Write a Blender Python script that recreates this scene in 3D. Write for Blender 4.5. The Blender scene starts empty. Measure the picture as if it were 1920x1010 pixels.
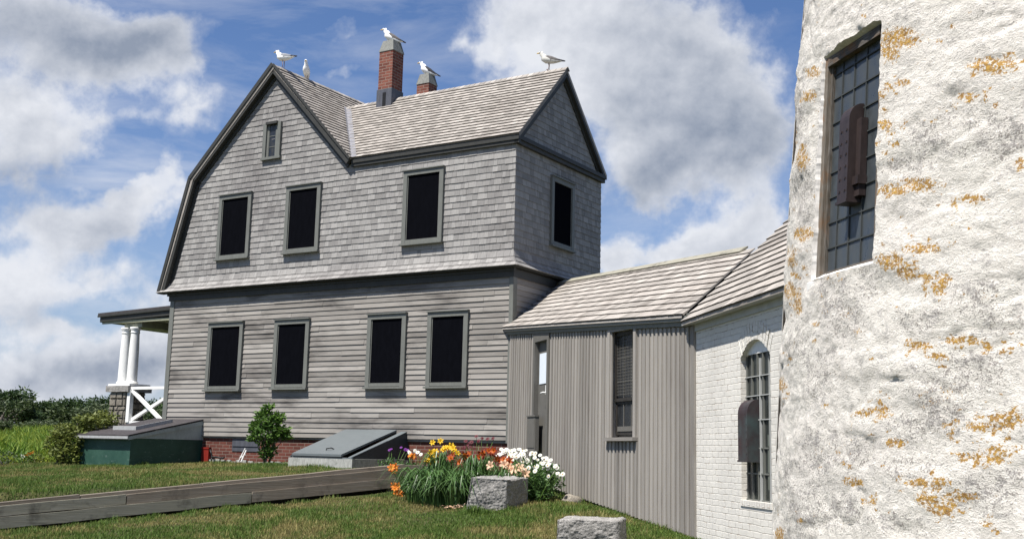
import bpy, math, random
import numpy as np
from mathutils import Vector, Matrix, noise as mnoise
random.seed(7); RNG = np.random.default_rng(11)
S = bpy.context.scene
COL = S.collection
rad = math.radians

# ------------------------------------------------------------------ camera (eye at the world origin, Z up, Y forward)
FPX, PITCH, ROLL, YF, YB = 2101.7, .161006, .02362, -1.013801, -.16489
FWD = np.array([0, math.cos(PITCH), math.sin(PITCH)]); UP0 = np.array([0, -math.sin(PITCH), math.cos(PITCH)]); R0 = np.array([1., 0, 0])
RT = math.cos(ROLL)*R0 + math.sin(ROLL)*UP0; UPV = -math.sin(ROLL)*R0 + math.cos(ROLL)*UP0
Z = np.array([0, 0, 1.])
def ray(x, y): return RT*(x-960)/FPX - UPV*(y-505)/FPX + FWD
def onplane(x, y, p0, n):
    d = ray(x, y); return d*((p0@n)/(d@n))
def atY(x, y, Y): d = ray(x, y); return d*(Y/d[1])
cam = bpy.data.cameras.new('camera'); co = bpy.data.objects.new('camera', cam); COL.objects.link(co)
m = Matrix.Identity(4)
for i in range(3):
    m[i][0], m[i][1], m[i][2] = RT[i], UPV[i], -FWD[i]
co.matrix_world = m
cam.sensor_fit = 'HORIZONTAL'; cam.sensor_width = 36; cam.lens = 36*FPX/1920; cam.clip_start = .05; cam.clip_end = 6000
S.camera = co

# ------------------------------------------------------------------ frames of the place
DU = np.array([math.sin(YF), math.cos(YF), 0]); DV = np.array([math.cos(YF), -math.sin(YF), 0])
d_ = ray(957.5, 532); C0 = d_/d_[1]*22; C0[2] = 0
def H(x, y, h): return C0 - x*DU + y*DV + h*Z          # house frame: x right along the front, y back, h above eye level
sd = ray(330, 664); sd = sd/np.linalg.norm(sd[:2]); SH = np.array([sd[0], sd[1], 0])
SN = np.array([-sd[1], sd[0], 0]); SA = atY(953, 640, 21.85); SA[2] = 0
SLOPE = sd[2]
def W(s, p, h): return SA - SH*s + SN*p + h*Z            # walkway frame: s towards the camera, p outwards, h
def shed(x, y, off=0): return onplane(x, y, SA + SN*off, SN)
K = shed(1298, 800, -.03); K[2] = 0
BD = np.array([math.sin(YB), math.cos(YB), 0]); BN = np.array([-BD[1], BD[0], 0])
def BK(s, p, h): return K - BD*s + BN*p + h*Z            # brick house frame: s towards the camera, p outwards
TD = 10.0; ths = math.atan2(ray(1457, 845)[0], ray(1457, 845)[1]) + rad(19.65)
TC = np.array([TD*math.sin(ths), TD*math.cos(ths), 0]); TR0 = TD*math.sin(rad(19.65)); TK = .0

# ------------------------------------------------------------------ mesh builder
WM = {}
class MB:
    def __init__(s): s.v = []; s.f = []; s.m = []; s.r = []; s.uv = []; s.sm = []
    def face(s, pts, mi=0, r=None, uv=None, smooth=False):
        i = len(s.v); s.v.extend([tuple(p) for p in pts]); s.f.append(tuple(range(i, i+len(pts))))
        s.m.append(mi); s.r.append(random.random() if r is None else r); s.uv.append(uv); s.sm.append(smooth)
    def raw(s, vs, fs, mi=0, r=None, smooth=True):
        i = len(s.v); s.v.extend([tuple(p) for p in vs])
        for f in fs:
            s.f.append(tuple(i+k for k in f)); s.m.append(mi); s.r.append(random.random() if r is None else r); s.uv.append(None); s.sm.append(smooth)
    def hexa(s, p, mi=0, r=None):
        # p: 8 points bottom 0-3, top 4-7 ; uv along the longest edge
        if r is None: r = random.random()
        p = [np.array(q, float) for q in p]
        L = [np.linalg.norm(p[1]-p[0]), np.linalg.norm(p[3]-p[0]), np.linalg.norm(p[4]-p[0])]
        ax = [(p[1]-p[0])/max(L[0], 1e-6), (p[3]-p[0])/max(L[1], 1e-6), (p[4]-p[0])/max(L[2], 1e-6)]
        k = int(np.argmax(L)); ru, rv = random.random()*9, random.random()*9
        for q in ((0, 3, 2, 1), (4, 5, 6, 7), (0, 1, 5, 4), (1, 2, 6, 5), (2, 3, 7, 6), (3, 0, 4, 7)):
            uv = []
            for j in q:
                c = [float((p[j]-p[0])@a) for a in ax]; al = c[k]; ac = sum(c)-al
                uv.append((ac+ru, al+rv))
            s.face([p[j] for j in q], mi, r, uv)
    def box(s, fr, a0, a1, b0, b1, c0, c1, mi=0, r=None):
        s.hexa([fr(a0, b0, c0), fr(a1, b0, c0), fr(a1, b1, c0), fr(a0, b1, c0), fr(a0, b0, c1), fr(a1, b0, c1), fr(a1, b1, c1), fr(a0, b1, c1)], mi, r)
    def bar(s, p, q, w, t, up=Z, mi=0, r=None, fix=None):
        p = np.array(p, float); q = np.array(q, float); d = (q-p)/np.linalg.norm(q-p)
        a = np.cross(d, up); a /= np.linalg.norm(a); b = np.cross(a, d)
        a = a*w/2; b = b*t/2
        s.hexa([p-a-b, q-a-b, q+a-b, p+a-b, p-a+b, q-a+b, q+a+b, p+a+b], mi, r)
    def prism(s, poly, ext, mi=0, r=None):
        poly = [np.array(p, float) for p in poly]; ext = np.array(ext, float)
        if r is None: r = random.random()
        s.face(poly, mi, r); s.face([p+ext for p in poly][::-1], mi, r)
        n = len(poly)
        for i in range(n):
            a, b = poly[i], poly[(i+1) % n]; s.face([b, a, a+ext, b+ext], mi, r)
    def lathe(s, c, prof, n=20, mi=0, r=.5, ax=None, smooth=True):
        c = np.array(c, float); vs = []; fs = []
        for (rr, h) in prof:
            for k in range(n):
                a = 2*math.pi*k/n; vs.append(c+np.array([rr*math.cos(a), rr*math.sin(a), h]))
        for i in range(len(prof)-1):
            for k in range(n):
                k2 = (k+1) % n; fs.append((i*n+k, i*n+k2, (i+1)*n+k2, (i+1)*n+k))
        fs.append(tuple(range(n))[::-1]); fs.append(tuple((len(prof)-1)*n+k for k in range(n)))
        s.raw(vs, fs, mi, r, smooth)
    def tube(s, pts, rads, n=6, mi=0, r=None, smooth=True):
        pts = [np.array(p, float) for p in pts]; vs = []; fs = []
        for i, p in enumerate(pts):
            d = pts[min(i+1, len(pts)-1)]-pts[max(i-1, 0)]; d = d/max(np.linalg.norm(d), 1e-9)
            a = np.cross(d, [0.3, 0.2, 1]) if abs(d[2]) < .95 else np.cross(d, [1, 0, 0]); a /= np.linalg.norm(a); b = np.cross(d, a)
            for k in range(n):
                t = 2*math.pi*k/n; vs.append(p+(a*math.cos(t)+b*math.sin(t))*rads[i])
        for i in range(len(pts)-1):
            for k in range(n):
                k2 = (k+1) % n; fs.append((i*n+k, i*n+k2, (i+1)*n+k2, (i+1)*n+k))
        fs.append(tuple(range(n))[::-1]); fs.append(tuple((len(pts)-1)*n+k for k in range(n)))
        s.raw(vs, fs, mi, r, smooth)
    def build(s, name, mats, parent=None, origin=None):
        me = bpy.data.meshes.new(name)
        if parent is not None: M_ = WM[parent.name].inverted()
        else:
            if origin is None: origin = np.array(s.v).mean(0); origin[2] = np.array(s.v)[:, 2].min()
            M_ = Matrix.Translation(-Vector(origin))
        A = np.array(s.v, float); Mn = np.array(M_)
        A = A@Mn[:3, :3].T + Mn[:3, 3]
        me.from_pydata(A.tolist(), [], s.f)
        if not isinstance(mats, (list, tuple)): mats = [mats]
        for k in mats: me.materials.append(k)
        me.polygons.foreach_set('material_index', s.m)
        me.polygons.foreach_set('use_smooth', s.sm)
        at = me.attributes.new('rnd', 'FLOAT', 'FACE'); at.data.foreach_set('value', s.r)
        uvl = me.uv_layers.new(name='UVMap'); buf = []
        for f, uv in zip(s.f, s.uv):
            for k in range(len(f)): buf.extend(uv[k] if uv else (s.v[f[k]][0]+s.v[f[k]][1], s.v[f[k]][2]))
        uvl.data.foreach_set('uv', buf)
        me.update()
        return link(name, me, parent, origin)
def link(name, me, parent=None, origin=None):
    o = bpy.data.objects.new(name, me); COL.objects.link(o)
    if parent is not None: o.parent = parent; WM[o.name] = WM[parent.name]
    else: o.location = origin; WM[o.name] = Matrix.Translation(Vector(origin))
    return o
def tag(o, label, cat, group=None):
    o['label'] = label; o['category'] = cat
    if group: o['group'] = group
    return o
def thing(name, label, cat, loc, group=None):
    o = bpy.data.objects.new(name, None); COL.objects.link(o); o.location = loc; o.empty_display_size = .2
    WM[o.name] = Matrix.Translation(Vector(loc)); return tag(o, label, cat, group)
def copy_tree(o, parent=None):
    c = o.copy(); COL.objects.link(c)
    if parent is not None: c.parent = parent
    for ch in list(o.children): copy_tree(ch, c)
    return c

def clip(poly, cl):
    out = poly
    n = len(cl)
    for i in range(n):
        ax, ay = cl[i]; bx, by = cl[(i+1) % n]; ex, ey = bx-ax, by-ay
        inp = out; out = []
        if not inp: return []
        for j in range(len(inp)):
            p = inp[j]; q = inp[(j+1) % len(inp)]
            sp = ex*(p[1]-ay)-ey*(p[0]-ax); sq = ex*(q[1]-ay)-ey*(q[0]-ax)
            if sp >= 0: out.append(p)
            if (sp >= 0) != (sq >= 0):
                t = sp/(sp-sq); out.append((p[0]+(q[0]-p[0])*t, p[1]+(q[1]-p[1])*t))
    return out
def shingles(mb, fr, poly, e, wmin, wmax, t, jit=.004, start=None, gap=.003, along=False, mi=0, wob=0.0, bm=0):
    """courses laid over a convex ccw polygon in (a,b); fr(a,b,off)->world"""
    bs = [p[1] for p in poly]; as_ = [p[0] for p in poly]
    b = min(bs) if start is None else start
    while b < max(bs)-.005:
        a = min(as_)-random.random()*wmax
        ro = random.random()*.25
        while a < max(as_):
            w = random.uniform(wmin, wmax); j = random.uniform(-jit, jit); j2 = j+random.uniform(-wob, wob)
            rect = [(a+gap/2, b+j), (a+w-gap/2, b+j2), (a+w-gap/2, b+e+.004), (a+gap/2, b+e+.004)]
            pg = clip(rect, poly); tj = random.uniform(-.15, .2)*t*(.35 if bm else 1)
            if len(pg) >= 3:
                r = random.random(); r = min(1, max(0, r*.85+ro-.05)); ru, rv = random.random()*20, random.random()*20
                off = [(t+tj)*(1-.8*min(1, max(0, (q[1]-b)/e)))+.002 for q in pg]
                P = [fr(q[0], q[1], o) for q, o in zip(pg, off)]
                G = [fr(q[0], q[1], -.004) for q in pg]
                uv = [((q[1]+ru, q[0]+rv) if along else (q[0]+ru, q[1]+rv)) for q in pg]
                mb.face(P, mi, r, uv)
                n = len(pg)
                for i in range(n):
                    k = (i+1) % n
                    if pg[i][1] > b+e-.003 and pg[k][1] > b+e-.003: continue
                    mb.face([P[k], P[i], G[i], G[k]], bm if (pg[i][1] < b+.012 and pg[k][1] < b+.012) else mi, r*.6, [uv[k], uv[i], uv[i], uv[k]])
            a += w
        b += e

# ------------------------------------------------------------------ materials
def srgb(r, g, b):
    f = lambda c: (c/255/12.92 if c/255 <= .04045 else ((c/255+.055)/1.055)**2.4)
    return (f(r), f(g), f(b), 1)
class NT:
    def __init__(s, name):
        s.mat = bpy.data.materials.new(name); s.mat.use_nodes = True; s.t = s.mat.node_tree; s.t.nodes.clear()
        s.out = s.t.nodes.new('ShaderNodeOutputMaterial'); s.b = s.n('ShaderNodeBsdfPrincipled'); s.l(s.b.outputs[0], s.out.inputs[0])
        s.b.inputs['Specular IOR Level'].default_value = .3
    def n(s, ty, **kw):
        o = s.t.nodes.new(ty)
        for k, v in kw.items(): setattr(o, k, v)
        return o
    def l(s, a, b): s.t.links.new(a, b)
    def val(s, sock, v):
        if isinstance(v, (int, float)): sock.default_value = v
        elif isinstance(v, tuple): sock.default_value = v
        else: s.l(v, sock)
    def noise(s, vec, scale, detail=3, rough=.55, dist=0):
        o = s.n('ShaderNodeTexNoise'); s.l(vec, o.inputs['Vector']); o.inputs['Scale'].default_value = scale
        o.inputs['Detail'].default_value = detail; o.inputs['Roughness'].default_value = rough; o.inputs['Distortion'].default_value = dist
        return o.outputs['Fac']
    def vor(s, vec, scale, feature='F1', rnd=1):
        o = s.n('ShaderNodeTexVoronoi', feature=feature); s.l(vec, o.inputs['Vector']); o.inputs['Scale'].default_value = scale
        o.inputs['Randomness'].default_value = rnd
        return o
    def mapv(s, vec, scale, loc=(0, 0, 0)):
        o = s.n('ShaderNodeMapping'); s.l(vec, o.inputs[0]); o.inputs['Scale'].default_value = scale; o.inputs['Location'].default_value = loc; return o.outputs[0]
    def obj(s): return s.n('ShaderNodeTexCoord').outputs['Object']
    def uv(s): return s.n('ShaderNodeTexCoord').outputs['UV']
    def attr(s, name): return s.n('ShaderNodeAttribute', attribute_name=name).outputs['Fac']
    def ramp(s, fac, stops, interp='LINEAR'):
        o = s.n('ShaderNodeValToRGB'); s.l(fac, o.inputs[0]); o.color_ramp.interpolation = interp
        els = o.color_ramp.elements
        while len(els) < len(stops): els.new(.5)
        for e, (p, c) in zip(els, stops): e.position = p; e.color = c if isinstance(c, tuple) else (c, c, c, 1)
        return o.outputs[0]
    def math(s, op, a, b=0, c=None, clampv=False):
        o = s.n('ShaderNodeMath', operation=op); o.use_clamp = clampv; s.val(o.inputs[0], a); s.val(o.inputs[1], b)
        if c is not None: s.val(o.inputs[2], c)
        return o.outputs[0]
    def mix(s, fac, a, b, blend='MIX'):
        o = s.n('ShaderNodeMix', data_type='RGBA', blend_type=blend); s.val(o.inputs[0], fac); s.val(o.inputs[6], a); s.val(o.inputs[7], b); return o.outputs[2]
    def bump(s, h, strength=.3, dist=.01):
        o = s.n('ShaderNodeBump'); s.l(h, o.inputs['Height']); o.inputs['Strength'].default_value = strength; o.inputs['Distance'].default_value = dist
        s.l(o.outputs[0], s.b.inputs['Normal'])
    def color(s, c): s.val(s.b.inputs['Base Color'], c)
    def rough(s, v): s.val(s.b.inputs['Roughness'], v)
def g(v, t=(1, 1, 1)): return (v*t[0], v*t[1], v*t[2], 1)

def wood(name, dark, light, stain=.5, stainc=(.06, .055, .05, 1), across=45, along=4, rough=.75, stainscale=.55, stretch=(1, 1, 1.0), stthr=(.52, .72), spread=1.0, spots=None):
    m = NT(name); uv = m.uv(); r = m.attr('rnd')
    gr = m.noise(m.mapv(uv, (across, along, 1)), 1, 4, .6)
    gr2 = m.noise(m.mapv(uv, (across*3, along*1.2, 1)), 1, 2, .6)
    base = m.mix(m.math('MULTIPLY_ADD', r, spread, (1-spread)/2), dark, light)
    base = m.mix(m.ramp(gr, [(.3, 0.0), (.7, .55)]), base, m.mix(.5, base, (.07, .065, .06, 1)))
    base = m.mix(m.ramp(gr2, [(.45, 0.0), (.75, .35)]), base, m.mix(.6, base, (.6, .58, .55, 1)))
    ob = m.mapv(m.obj(), stretch)
    st = m.ramp(m.noise(ob, stainscale, 5, .65, .4), [(stthr[0], 0.0), (stthr[1], 1.0)])
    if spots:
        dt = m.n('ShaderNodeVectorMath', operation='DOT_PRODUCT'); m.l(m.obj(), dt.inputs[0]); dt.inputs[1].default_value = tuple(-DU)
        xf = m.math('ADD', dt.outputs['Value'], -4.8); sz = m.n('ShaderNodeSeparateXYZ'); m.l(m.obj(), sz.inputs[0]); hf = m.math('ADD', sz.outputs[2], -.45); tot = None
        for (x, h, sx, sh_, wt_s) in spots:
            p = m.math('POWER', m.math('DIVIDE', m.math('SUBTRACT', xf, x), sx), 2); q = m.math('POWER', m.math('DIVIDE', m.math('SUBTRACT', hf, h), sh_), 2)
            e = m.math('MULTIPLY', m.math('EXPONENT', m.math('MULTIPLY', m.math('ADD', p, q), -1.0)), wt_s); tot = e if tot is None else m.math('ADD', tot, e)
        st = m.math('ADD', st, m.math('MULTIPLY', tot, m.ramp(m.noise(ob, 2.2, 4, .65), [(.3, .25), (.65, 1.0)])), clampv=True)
    st2 = m.math('MULTIPLY', m.math('MULTIPLY', st, m.ramp(gr, [(.25, .5), (.75, 1.0)])), stain)
    m.color(m.mix(st2, base, stainc)); m.rough(rough); m.bump(gr, .35, .004)
    return m.mat
def paint(name, c, rough=.55, var=.12, dirt=.25, dirtc=(.08, .075, .065, 1), scale=3, bump=.05):
    m = NT(name); ob = m.obj()
    n1 = m.noise(ob, scale, 5, .65); n2 = m.noise(m.mapv(ob, (1, 1, .3)), scale*5, 4, .6)
    base = m.mix(m.ramp(n2, [(.3, 0.0), (.7, 1.0)]), tuple(x*(1-var) for x in c[:3])+(1,), tuple(min(1, x*(1+var)) for x in c[:3])+(1,))
    m.color(m.mix(m.math('MULTIPLY', m.ramp(n1, [(.5, 0.0), (.75, 1.0)]), dirt), base, dirtc)); m.rough(rough); m.bump(n2, bump, .01)
    return m.mat
MT = {}
MT['shingle'] = wood('weathered_wall_shingle', (.19, .184, .178, 1), (.35, .34, .325, 1), .6, (.10, .09, .09, 1), 55, 5, stainscale=.5, stthr=(.5, .72), spread=.95, spots=[(-6.9, 6.3, .5, .5, .7), (-7.6, 5.95, .5, .3, .5), (-6.2, 7.2, .3, .6, .4), (-3.5, 6.1, 1.2, .1, .5), (-8.7, 4.6, .3, .5, .4), (-5.2, 5.9, .8, .25, .3)])
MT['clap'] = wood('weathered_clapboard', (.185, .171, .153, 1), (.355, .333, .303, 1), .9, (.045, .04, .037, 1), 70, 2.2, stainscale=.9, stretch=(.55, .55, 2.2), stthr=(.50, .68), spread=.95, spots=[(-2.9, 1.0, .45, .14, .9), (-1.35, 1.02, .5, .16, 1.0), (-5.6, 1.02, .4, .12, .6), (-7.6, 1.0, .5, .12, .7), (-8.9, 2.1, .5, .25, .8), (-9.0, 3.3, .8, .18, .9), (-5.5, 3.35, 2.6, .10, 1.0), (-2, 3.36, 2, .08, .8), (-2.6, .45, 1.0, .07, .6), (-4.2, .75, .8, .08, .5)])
MT['roof'] = wood('weathered_roof_shingle', (.23, .21, .185, 1), (.47, .43, .385, 1), .55, (.13, .105, .085, 1), 55, 5, stainscale=1.1, stthr=(.5, .74))
MT['butt'] = wood('weathered_shingle_butt', (.07, .06, .052, 1), (.13, .115, .10, 1), .3, (.05, .045, .04, 1))
MT['dim_rail'] = paint('near_black_rail', (.006, .0065, .008, 1), .9, .1, 0)
MT['batten'] = wood('grey_board_siding', (.20, .185, .165, 1), (.365, .34, .305, 1), .4, (.12, .10, .09, 1), 60, 1.6, stainscale=.9, stretch=(2, 2, .4))
MT['trim'] = paint('grey_green_trim_paint', (.15, .155, .14, 1), .5, .1, .3, (.09, .085, .075, 1))
MT['trim_dark'] = paint('dark_grey_trim_paint', (.04, .04, .036, 1), .55, .12, .3)
MT['screen'] = paint('black_screen', (.003, .0033, .005, 1), .9, .2, .0); MT['screen'].node_tree.nodes['Principled BSDF'].inputs['Specular IOR Level'].default_value = .02
MT['white'] = paint('white_paint', (.78, .78, .76, 1), .45, .04, .12, (.35, .33, .3, 1))
MT['bluegrey'] = paint('blue_grey_paint', (.125, .142, .148, 1), .42, .06, .15, (.09, .1, .1, 1), 1.5)
MT['greygreen'] = paint('grey_green_board', (.33, .37, .37, 1), .6, .1, .3, (.1, .11, .11, 1), 4)
MT['felt'] = paint('dark_roofing_felt', (.045, .04, .042, 1), .8, .25, .35, (.12, .115, .11, 1), 5, .2)
MT['metal'] = paint('dull_lead_flashing', (.22, .22, .235, 1), .45, .15, .3, (.14, .14, .15, 1), 4)
MT['darkmetal'] = paint('dark_lead_apron', (.075, .08, .095, 1), .5, .2, .2)
MT['bronze'] = paint('brown_metal', (.034, .025, .024, 1), .42, .25, .3, (.07, .05, .045, 1), 6)
MT['verdigris'] = paint('verdigris_metal', (.042, .028, .03, 1), .45, .3, .75, (.06, .11, .11, 1), 1.6)
MT['red'] = paint('faded_red_plastic', (.20, .02, .014, 1), .5, .1, .2)
MT['black'] = paint('black_rubber', (.01, .01, .01, 1), .5, .1, 0)
MT['sash'] = paint('dark_brown_sash', (.03, .027, .024, 1), .6, .2, .2)
MT['paper'] = paint('white_notice', (.68, .74, .80, 1), .6, .03, .0)
MT['doorgrey'] = paint('grey_brown_door', (.125, .12, .108, 1), .55, .1, .2)
MT['soffit'] = paint('olive_soffit', (.27, .275, .2, 1), .6, .1, .25)
def m_green():
    m = NT('flaking_green_paint'); ob = m.obj()
    n1 = m.noise(ob, 2.2, 5, .7); n2 = m.noise(m.mapv(ob, (3, 3, 9)), 1.6, 6, .75, .5)
    base = m.mix(m.ramp(n1, [(.35, 0.0), (.7, 1.0)]), (.018, .056, .042, 1), (.036, .088, .066, 1))
    m.color(m.mix(m.ramp(n2, [(.60, 0.0), (.66, .5)]), base, (.22, .28, .25, 1))); m.rough(.55); m.bump(n2, .2, .01); return m.mat
MT['green'] = m_green()
def m_glass(name, c, rough=.12):
    m = NT(name); ob = m.obj(); n = m.noise(m.mapv(ob, (1, 1, .5)), 9, 4, .6)
    m.color(m.mix(n, tuple(x*.5 for x in c[:3])+(1,), c)); m.rough(m.ramp(n, [(.3, rough*.6), (.7, rough*2.2)])); m.b.inputs['Specular IOR Level'].default_value = .7
    m.bump(n, .15, .02); return m.mat
MT['glass'] = m_glass('dark_window_glass', (.02, .022, .025, 1), .3)
MT['blockglass'] = m_glass('old_glass_block', (.028, .033, .03, 1), .25)
MT['paleglass'] = m_glass('pale_glass_block', (.15, .17, .14, 1), .3)
def m_brick(name, c1, c2, mort, scale=1.0, paintc=None, rot=False):
    m = NT(name); uv = m.uv(); br = m.n('ShaderNodeTexBrick'); m.l(uv, br.inputs['Vector'])
    br.inputs['Scale'].default_value = 1; br.inputs['Brick Width'].default_value = .215*scale; br.inputs['Row Height'].default_value = .072*scale
    br.inputs['Mortar Size'].default_value = .0065*scale; br.inputs['Mortar Smooth'].default_value = .3; br.inputs['Bias'].default_value = 0
    br.inputs['Color1'].default_value = c1; br.inputs['Color2'].default_value = c2; br.inputs['Mortar'].default_value = mort
    n = m.noise(m.obj(), 14, 5, .65); n0 = m.noise(m.obj(), 1.2, 4, .6)
    c = m.mix(m.ramp(n, [(.35, 0.0), (.75, .5)]), br.outputs['Color'], m.mix(.5, br.outputs['Color'], (.05, .03, .025, 1)))
    m.color(c); m.rough(.85)
    hgt = m.math('ADD', m.math('MULTIPLY', br.outputs['Fac'], -1), m.math('MULTIPLY', n, .5)); m.bump(hgt, .6, .008)
    return m.mat
MT['brick'] = m_brick('red_brick', (.085, .024, .017, 1), (.16, .05, .035, 1), (.22, .18, .15, 1))
MT['brick2'] = m_brick('chimney_red_brick', (.12, .035, .024, 1), (.22, .075, .05, 1), (.28, .23, .19, 1))
def m_whitebrick():
    m = NT('white_painted_brick'); uv = m.uv(); wob = m.n('ShaderNodeVectorMath', operation='ADD')
    nz = m.n('ShaderNodeTexNoise'); m.l(uv, nz.inputs['Vector']); nz.inputs['Scale'].default_value = 6; nz.inputs['Detail'].default_value = 3
    sc = m.n('ShaderNodeVectorMath', operation='SCALE'); m.l(nz.outputs['Color'], sc.inputs[0]); sc.inputs['Scale'].default_value = .022
    m.l(uv, wob.inputs[0]); m.l(sc.outputs[0], wob.inputs[1])
    br = m.n('ShaderNodeTexBrick'); m.l(wob.outputs[0], br.inputs['Vector']); br.inputs['Scale'].default_value = 1
    br.inputs['Brick Width'].default_value = .21; br.inputs['Row Height'].default_value = .069; br.inputs['Mortar Size'].default_value = .006; br.inputs['Mortar Smooth'].default_value = .6
    ob = m.obj(); n = m.noise(ob, 30, 4, .7); n0 = m.noise(ob, 1.6, 4, .65); n2 = m.noise(ob, 7, 5, .7)
    base = m.mix(m.ramp(n0, [(.35, 0.0), (.75, 1.0)]), (.69, .665, .61, 1), (.57, .55, .505, 1))
    base = m.mix(m.ramp(n, [(.6, 0.0), (.75, .35)]), base, (.42, .40, .37, 1))
    chip = m.math('MULTIPLY', m.ramp(br.outputs['Fac'], [(.3, 0.0), (.9, 1.0)]), m.ramp(n2, [(.52, 0.0), (.60, 1.0)]))
    base = m.mix(m.math('MULTIPLY', chip, .75), base, (.26, .19, .14, 1))
    chip2 = m.ramp(m.noise(m.mapv(ob, (1, 1, 3), (4, 2, 7)), 5, 6, .8), [(.66, 0.0), (.70, .6)])
    base = m.mix(chip2, base, (.33, .2, .12, 1))
    m.color(base); m.rough(.8)
    m.bump(m.math('ADD', m.math('MULTIPLY', br.outputs['Fac'], -1.0), m.math('MULTIPLY', m.math('ADD', n, n2), .45)), .75, .012); return m.mat
MT['whitebrick'] = m_whitebrick()
def m_rubble():
    m = NT('whitewashed_granite'); ob = m.obj()
    nb = m.noise(ob, 1.3, 4, .6); ns = m.noise(ob, 34, 4, .75); nm = m.noise(m.mapv(ob, (1, 1, 1.5)), 7.5, 6, .74, .4); nf = m.noise(ob, 95, 2, .7); nx = m.noise(m.mapv(ob, (1, 1, 1.9)), 15, 6, .8, .6)
    gr = m.attr('grey')
    base = m.mix(m.ramp(nx, [(.36, 0.0), (.6, 1.0)]), (.58, .55, .495, 1), (.75, .715, .65, 1))
    base = m.mix(m.ramp(nb, [(.4, 0.0), (.7, .35)]), base, (.54, .50, .47, 1))
    # grey granite showing where the wash has worn off, as grains and flakes
    spk = m.math('ADD', m.math('MULTIPLY', nf, .45), m.math('ADD', m.math('MULTIPLY', ns, .35), m.math('MULTIPLY', nx, .20)))
    thr = m.math('SUBTRACT', .574, m.math('ADD', m.math('MULTIPLY', gr, .085), m.math('MULTIPLY', m.math('SUBTRACT', nm, .5), .28)))
    sp = m.math('MULTIPLY', m.math('SUBTRACT', spk, thr), 22, clampv=True)
    base = m.mix(m.math('MULTIPLY', sp, .82), base, m.mix(ns, (.10, .095, .09, 1), (.30, .265, .24, 1)))
    pit = m.math('MULTIPLY', m.math('SUBTRACT', m.math('MULTIPLY_ADD', gr, .05, nm), .575), 14, clampv=True)
    base = m.mix(m.math('MULTIPLY', pit, .5), base, (.30, .285, .275, 1))
    # ochre lichen: streaks of small crusts
    lf = m.math('ADD', m.math('MULTIPLY', m.noise(m.mapv(ob, (1, 1, 1.5)), 22, 6, .82, .4), .55), m.math('MULTIPLY', m.noise(ob, 55, 3, .7), .45))
    l2 = m.math('MULTIPLY', m.ramp(m.noise(m.mapv(ob, (1, 1, 2.2), (5, 3, 1)), 2.6, 3, .6), [(.52, 0.0), (.7, 1.0)]), .135)
    lic = m.math('MULTIPLY', m.math('SUBTRACT', m.math('ADD', lf, m.math('MAXIMUM', m.math('MULTIPLY', m.attr('lichen'), .212), l2)), .665), 26, clampv=True)
    lcol = m.mix(m.ramp(ns, [(.35, 0.0), (.65, 1.0)]), (.22, .10, .012, 1), (.50, .28, .025, 1))
    m.color(m.mix(m.math('MULTIPLY', lic, .92), base, lcol)); m.rough(.9)
    h = m.math('ADD', m.math('MULTIPLY', nx, 1.2), m.math('MULTIPLY', ns, .7)); h = m.math('ADD', h, m.math('MULTIPLY', nf, .3))
    m.bump(h, .65, .03); return m.mat
MT['rubble'] = m_rubble()
def m_granite(name, a, b, scale=1):
    m = NT(name); ob = m.obj(); n = m.noise(ob, 60*scale, 3, .7); n1 = m.noise(ob, 7*scale, 5, .65); n2 = m.noise(ob, 22*scale, 4, .7)
    c = m.mix(m.ramp(n, [(.35, 0.0), (.65, 1.0)]), a, b); c = m.mix(m.ramp(n1, [(.45, 0.0), (.7, .5)]), c, tuple(x*.45 for x in a[:3])+(1,))
    m.color(c); m.rough(.85); m.bump(m.math('ADD', n1, n2), .7, .02); return m.mat
MT['granite'] = m_granite('grey_granite', (.16, .155, .145, 1), (.40, .385, .365, 1))
MT['fieldstone'] = m_granite('brown_field_stone', (.13, .115, .095, 1), (.32, .29, .24, 1))
MT['mortar'] = m_granite('dark_mortar', (.06, .055, .05, 1), (.13, .12, .1, 1))
MT['concrete'] = paint('stained_concrete', (.34, .345, .32, 1), .85, .25, .8, (.13, .14, .12, 1), 7, .3)
MT['timber'] = wood('old_grey_timber', (.11, .088, .064, 1), (.215, .178, .135, 1), .95, (.05, .043, .036, 1), 30, 1.5, stainscale=3, stretch=(1, 1, 1))
MT['timber_pale'] = wood('pale_mossy_timber', (.20, .19, .145, 1), (.31, .295, .23, 1), .95, (.06, .055, .045, 1), 30, 1.5, stainscale=4)
def m_leaf(name, c1, c2, trans=.25, rough=.5):
    m = NT(name); r = m.attr('rnd'); n = m.noise(m.obj(), 1.3, 2, .5)
    c = m.mix(m.math('ADD', m.math('MULTIPLY', r, .75), m.math('MULTIPLY', n, .25)), c1, c2); m.color(c); m.rough(rough)
    tr = m.n('ShaderNodeBsdfTranslucent'); m.l(c, tr.inputs[0]); mx = m.n('ShaderNodeMixShader'); mx.inputs[0].default_value = trans
    m.l(m.b.outputs[0], mx.inputs[1]); m.l(tr.outputs[0], mx.inputs[2]); m.l(mx.outputs[0], m.out.inputs[0]); return m.mat
MT['leaf_dark'] = m_leaf('dark_scrub_leaf', (.016, .040, .012, 1), (.07, .115, .034, 1))
MT['leaf_mid'] = m_leaf('green_leaf', (.03, .075, .012, 1), (.14, .25, .045, 1))
MT['leaf_olive'] = m_leaf('olive_leaf', (.05, .075, .012, 1), (.22, .25, .06, 1))
MT['leaf_grey'] = m_leaf('grey_scrub_twig', (.035, .055, .024, 1), (.11, .14, .06, 1), .15)
MT['leaf_lily'] = m_leaf('strap_leaf', (.022, .058, .014, 1), (.11, .20, .06, 1), .25, .35)
MT['bark'] = wood('grey_bark', (.06, .05, .04, 1), (.12, .10, .08, 1), .3)
MT['gull_white'] = paint('white_feather', (.82, .82, .80, 1), .7, .04, .0)
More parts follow.
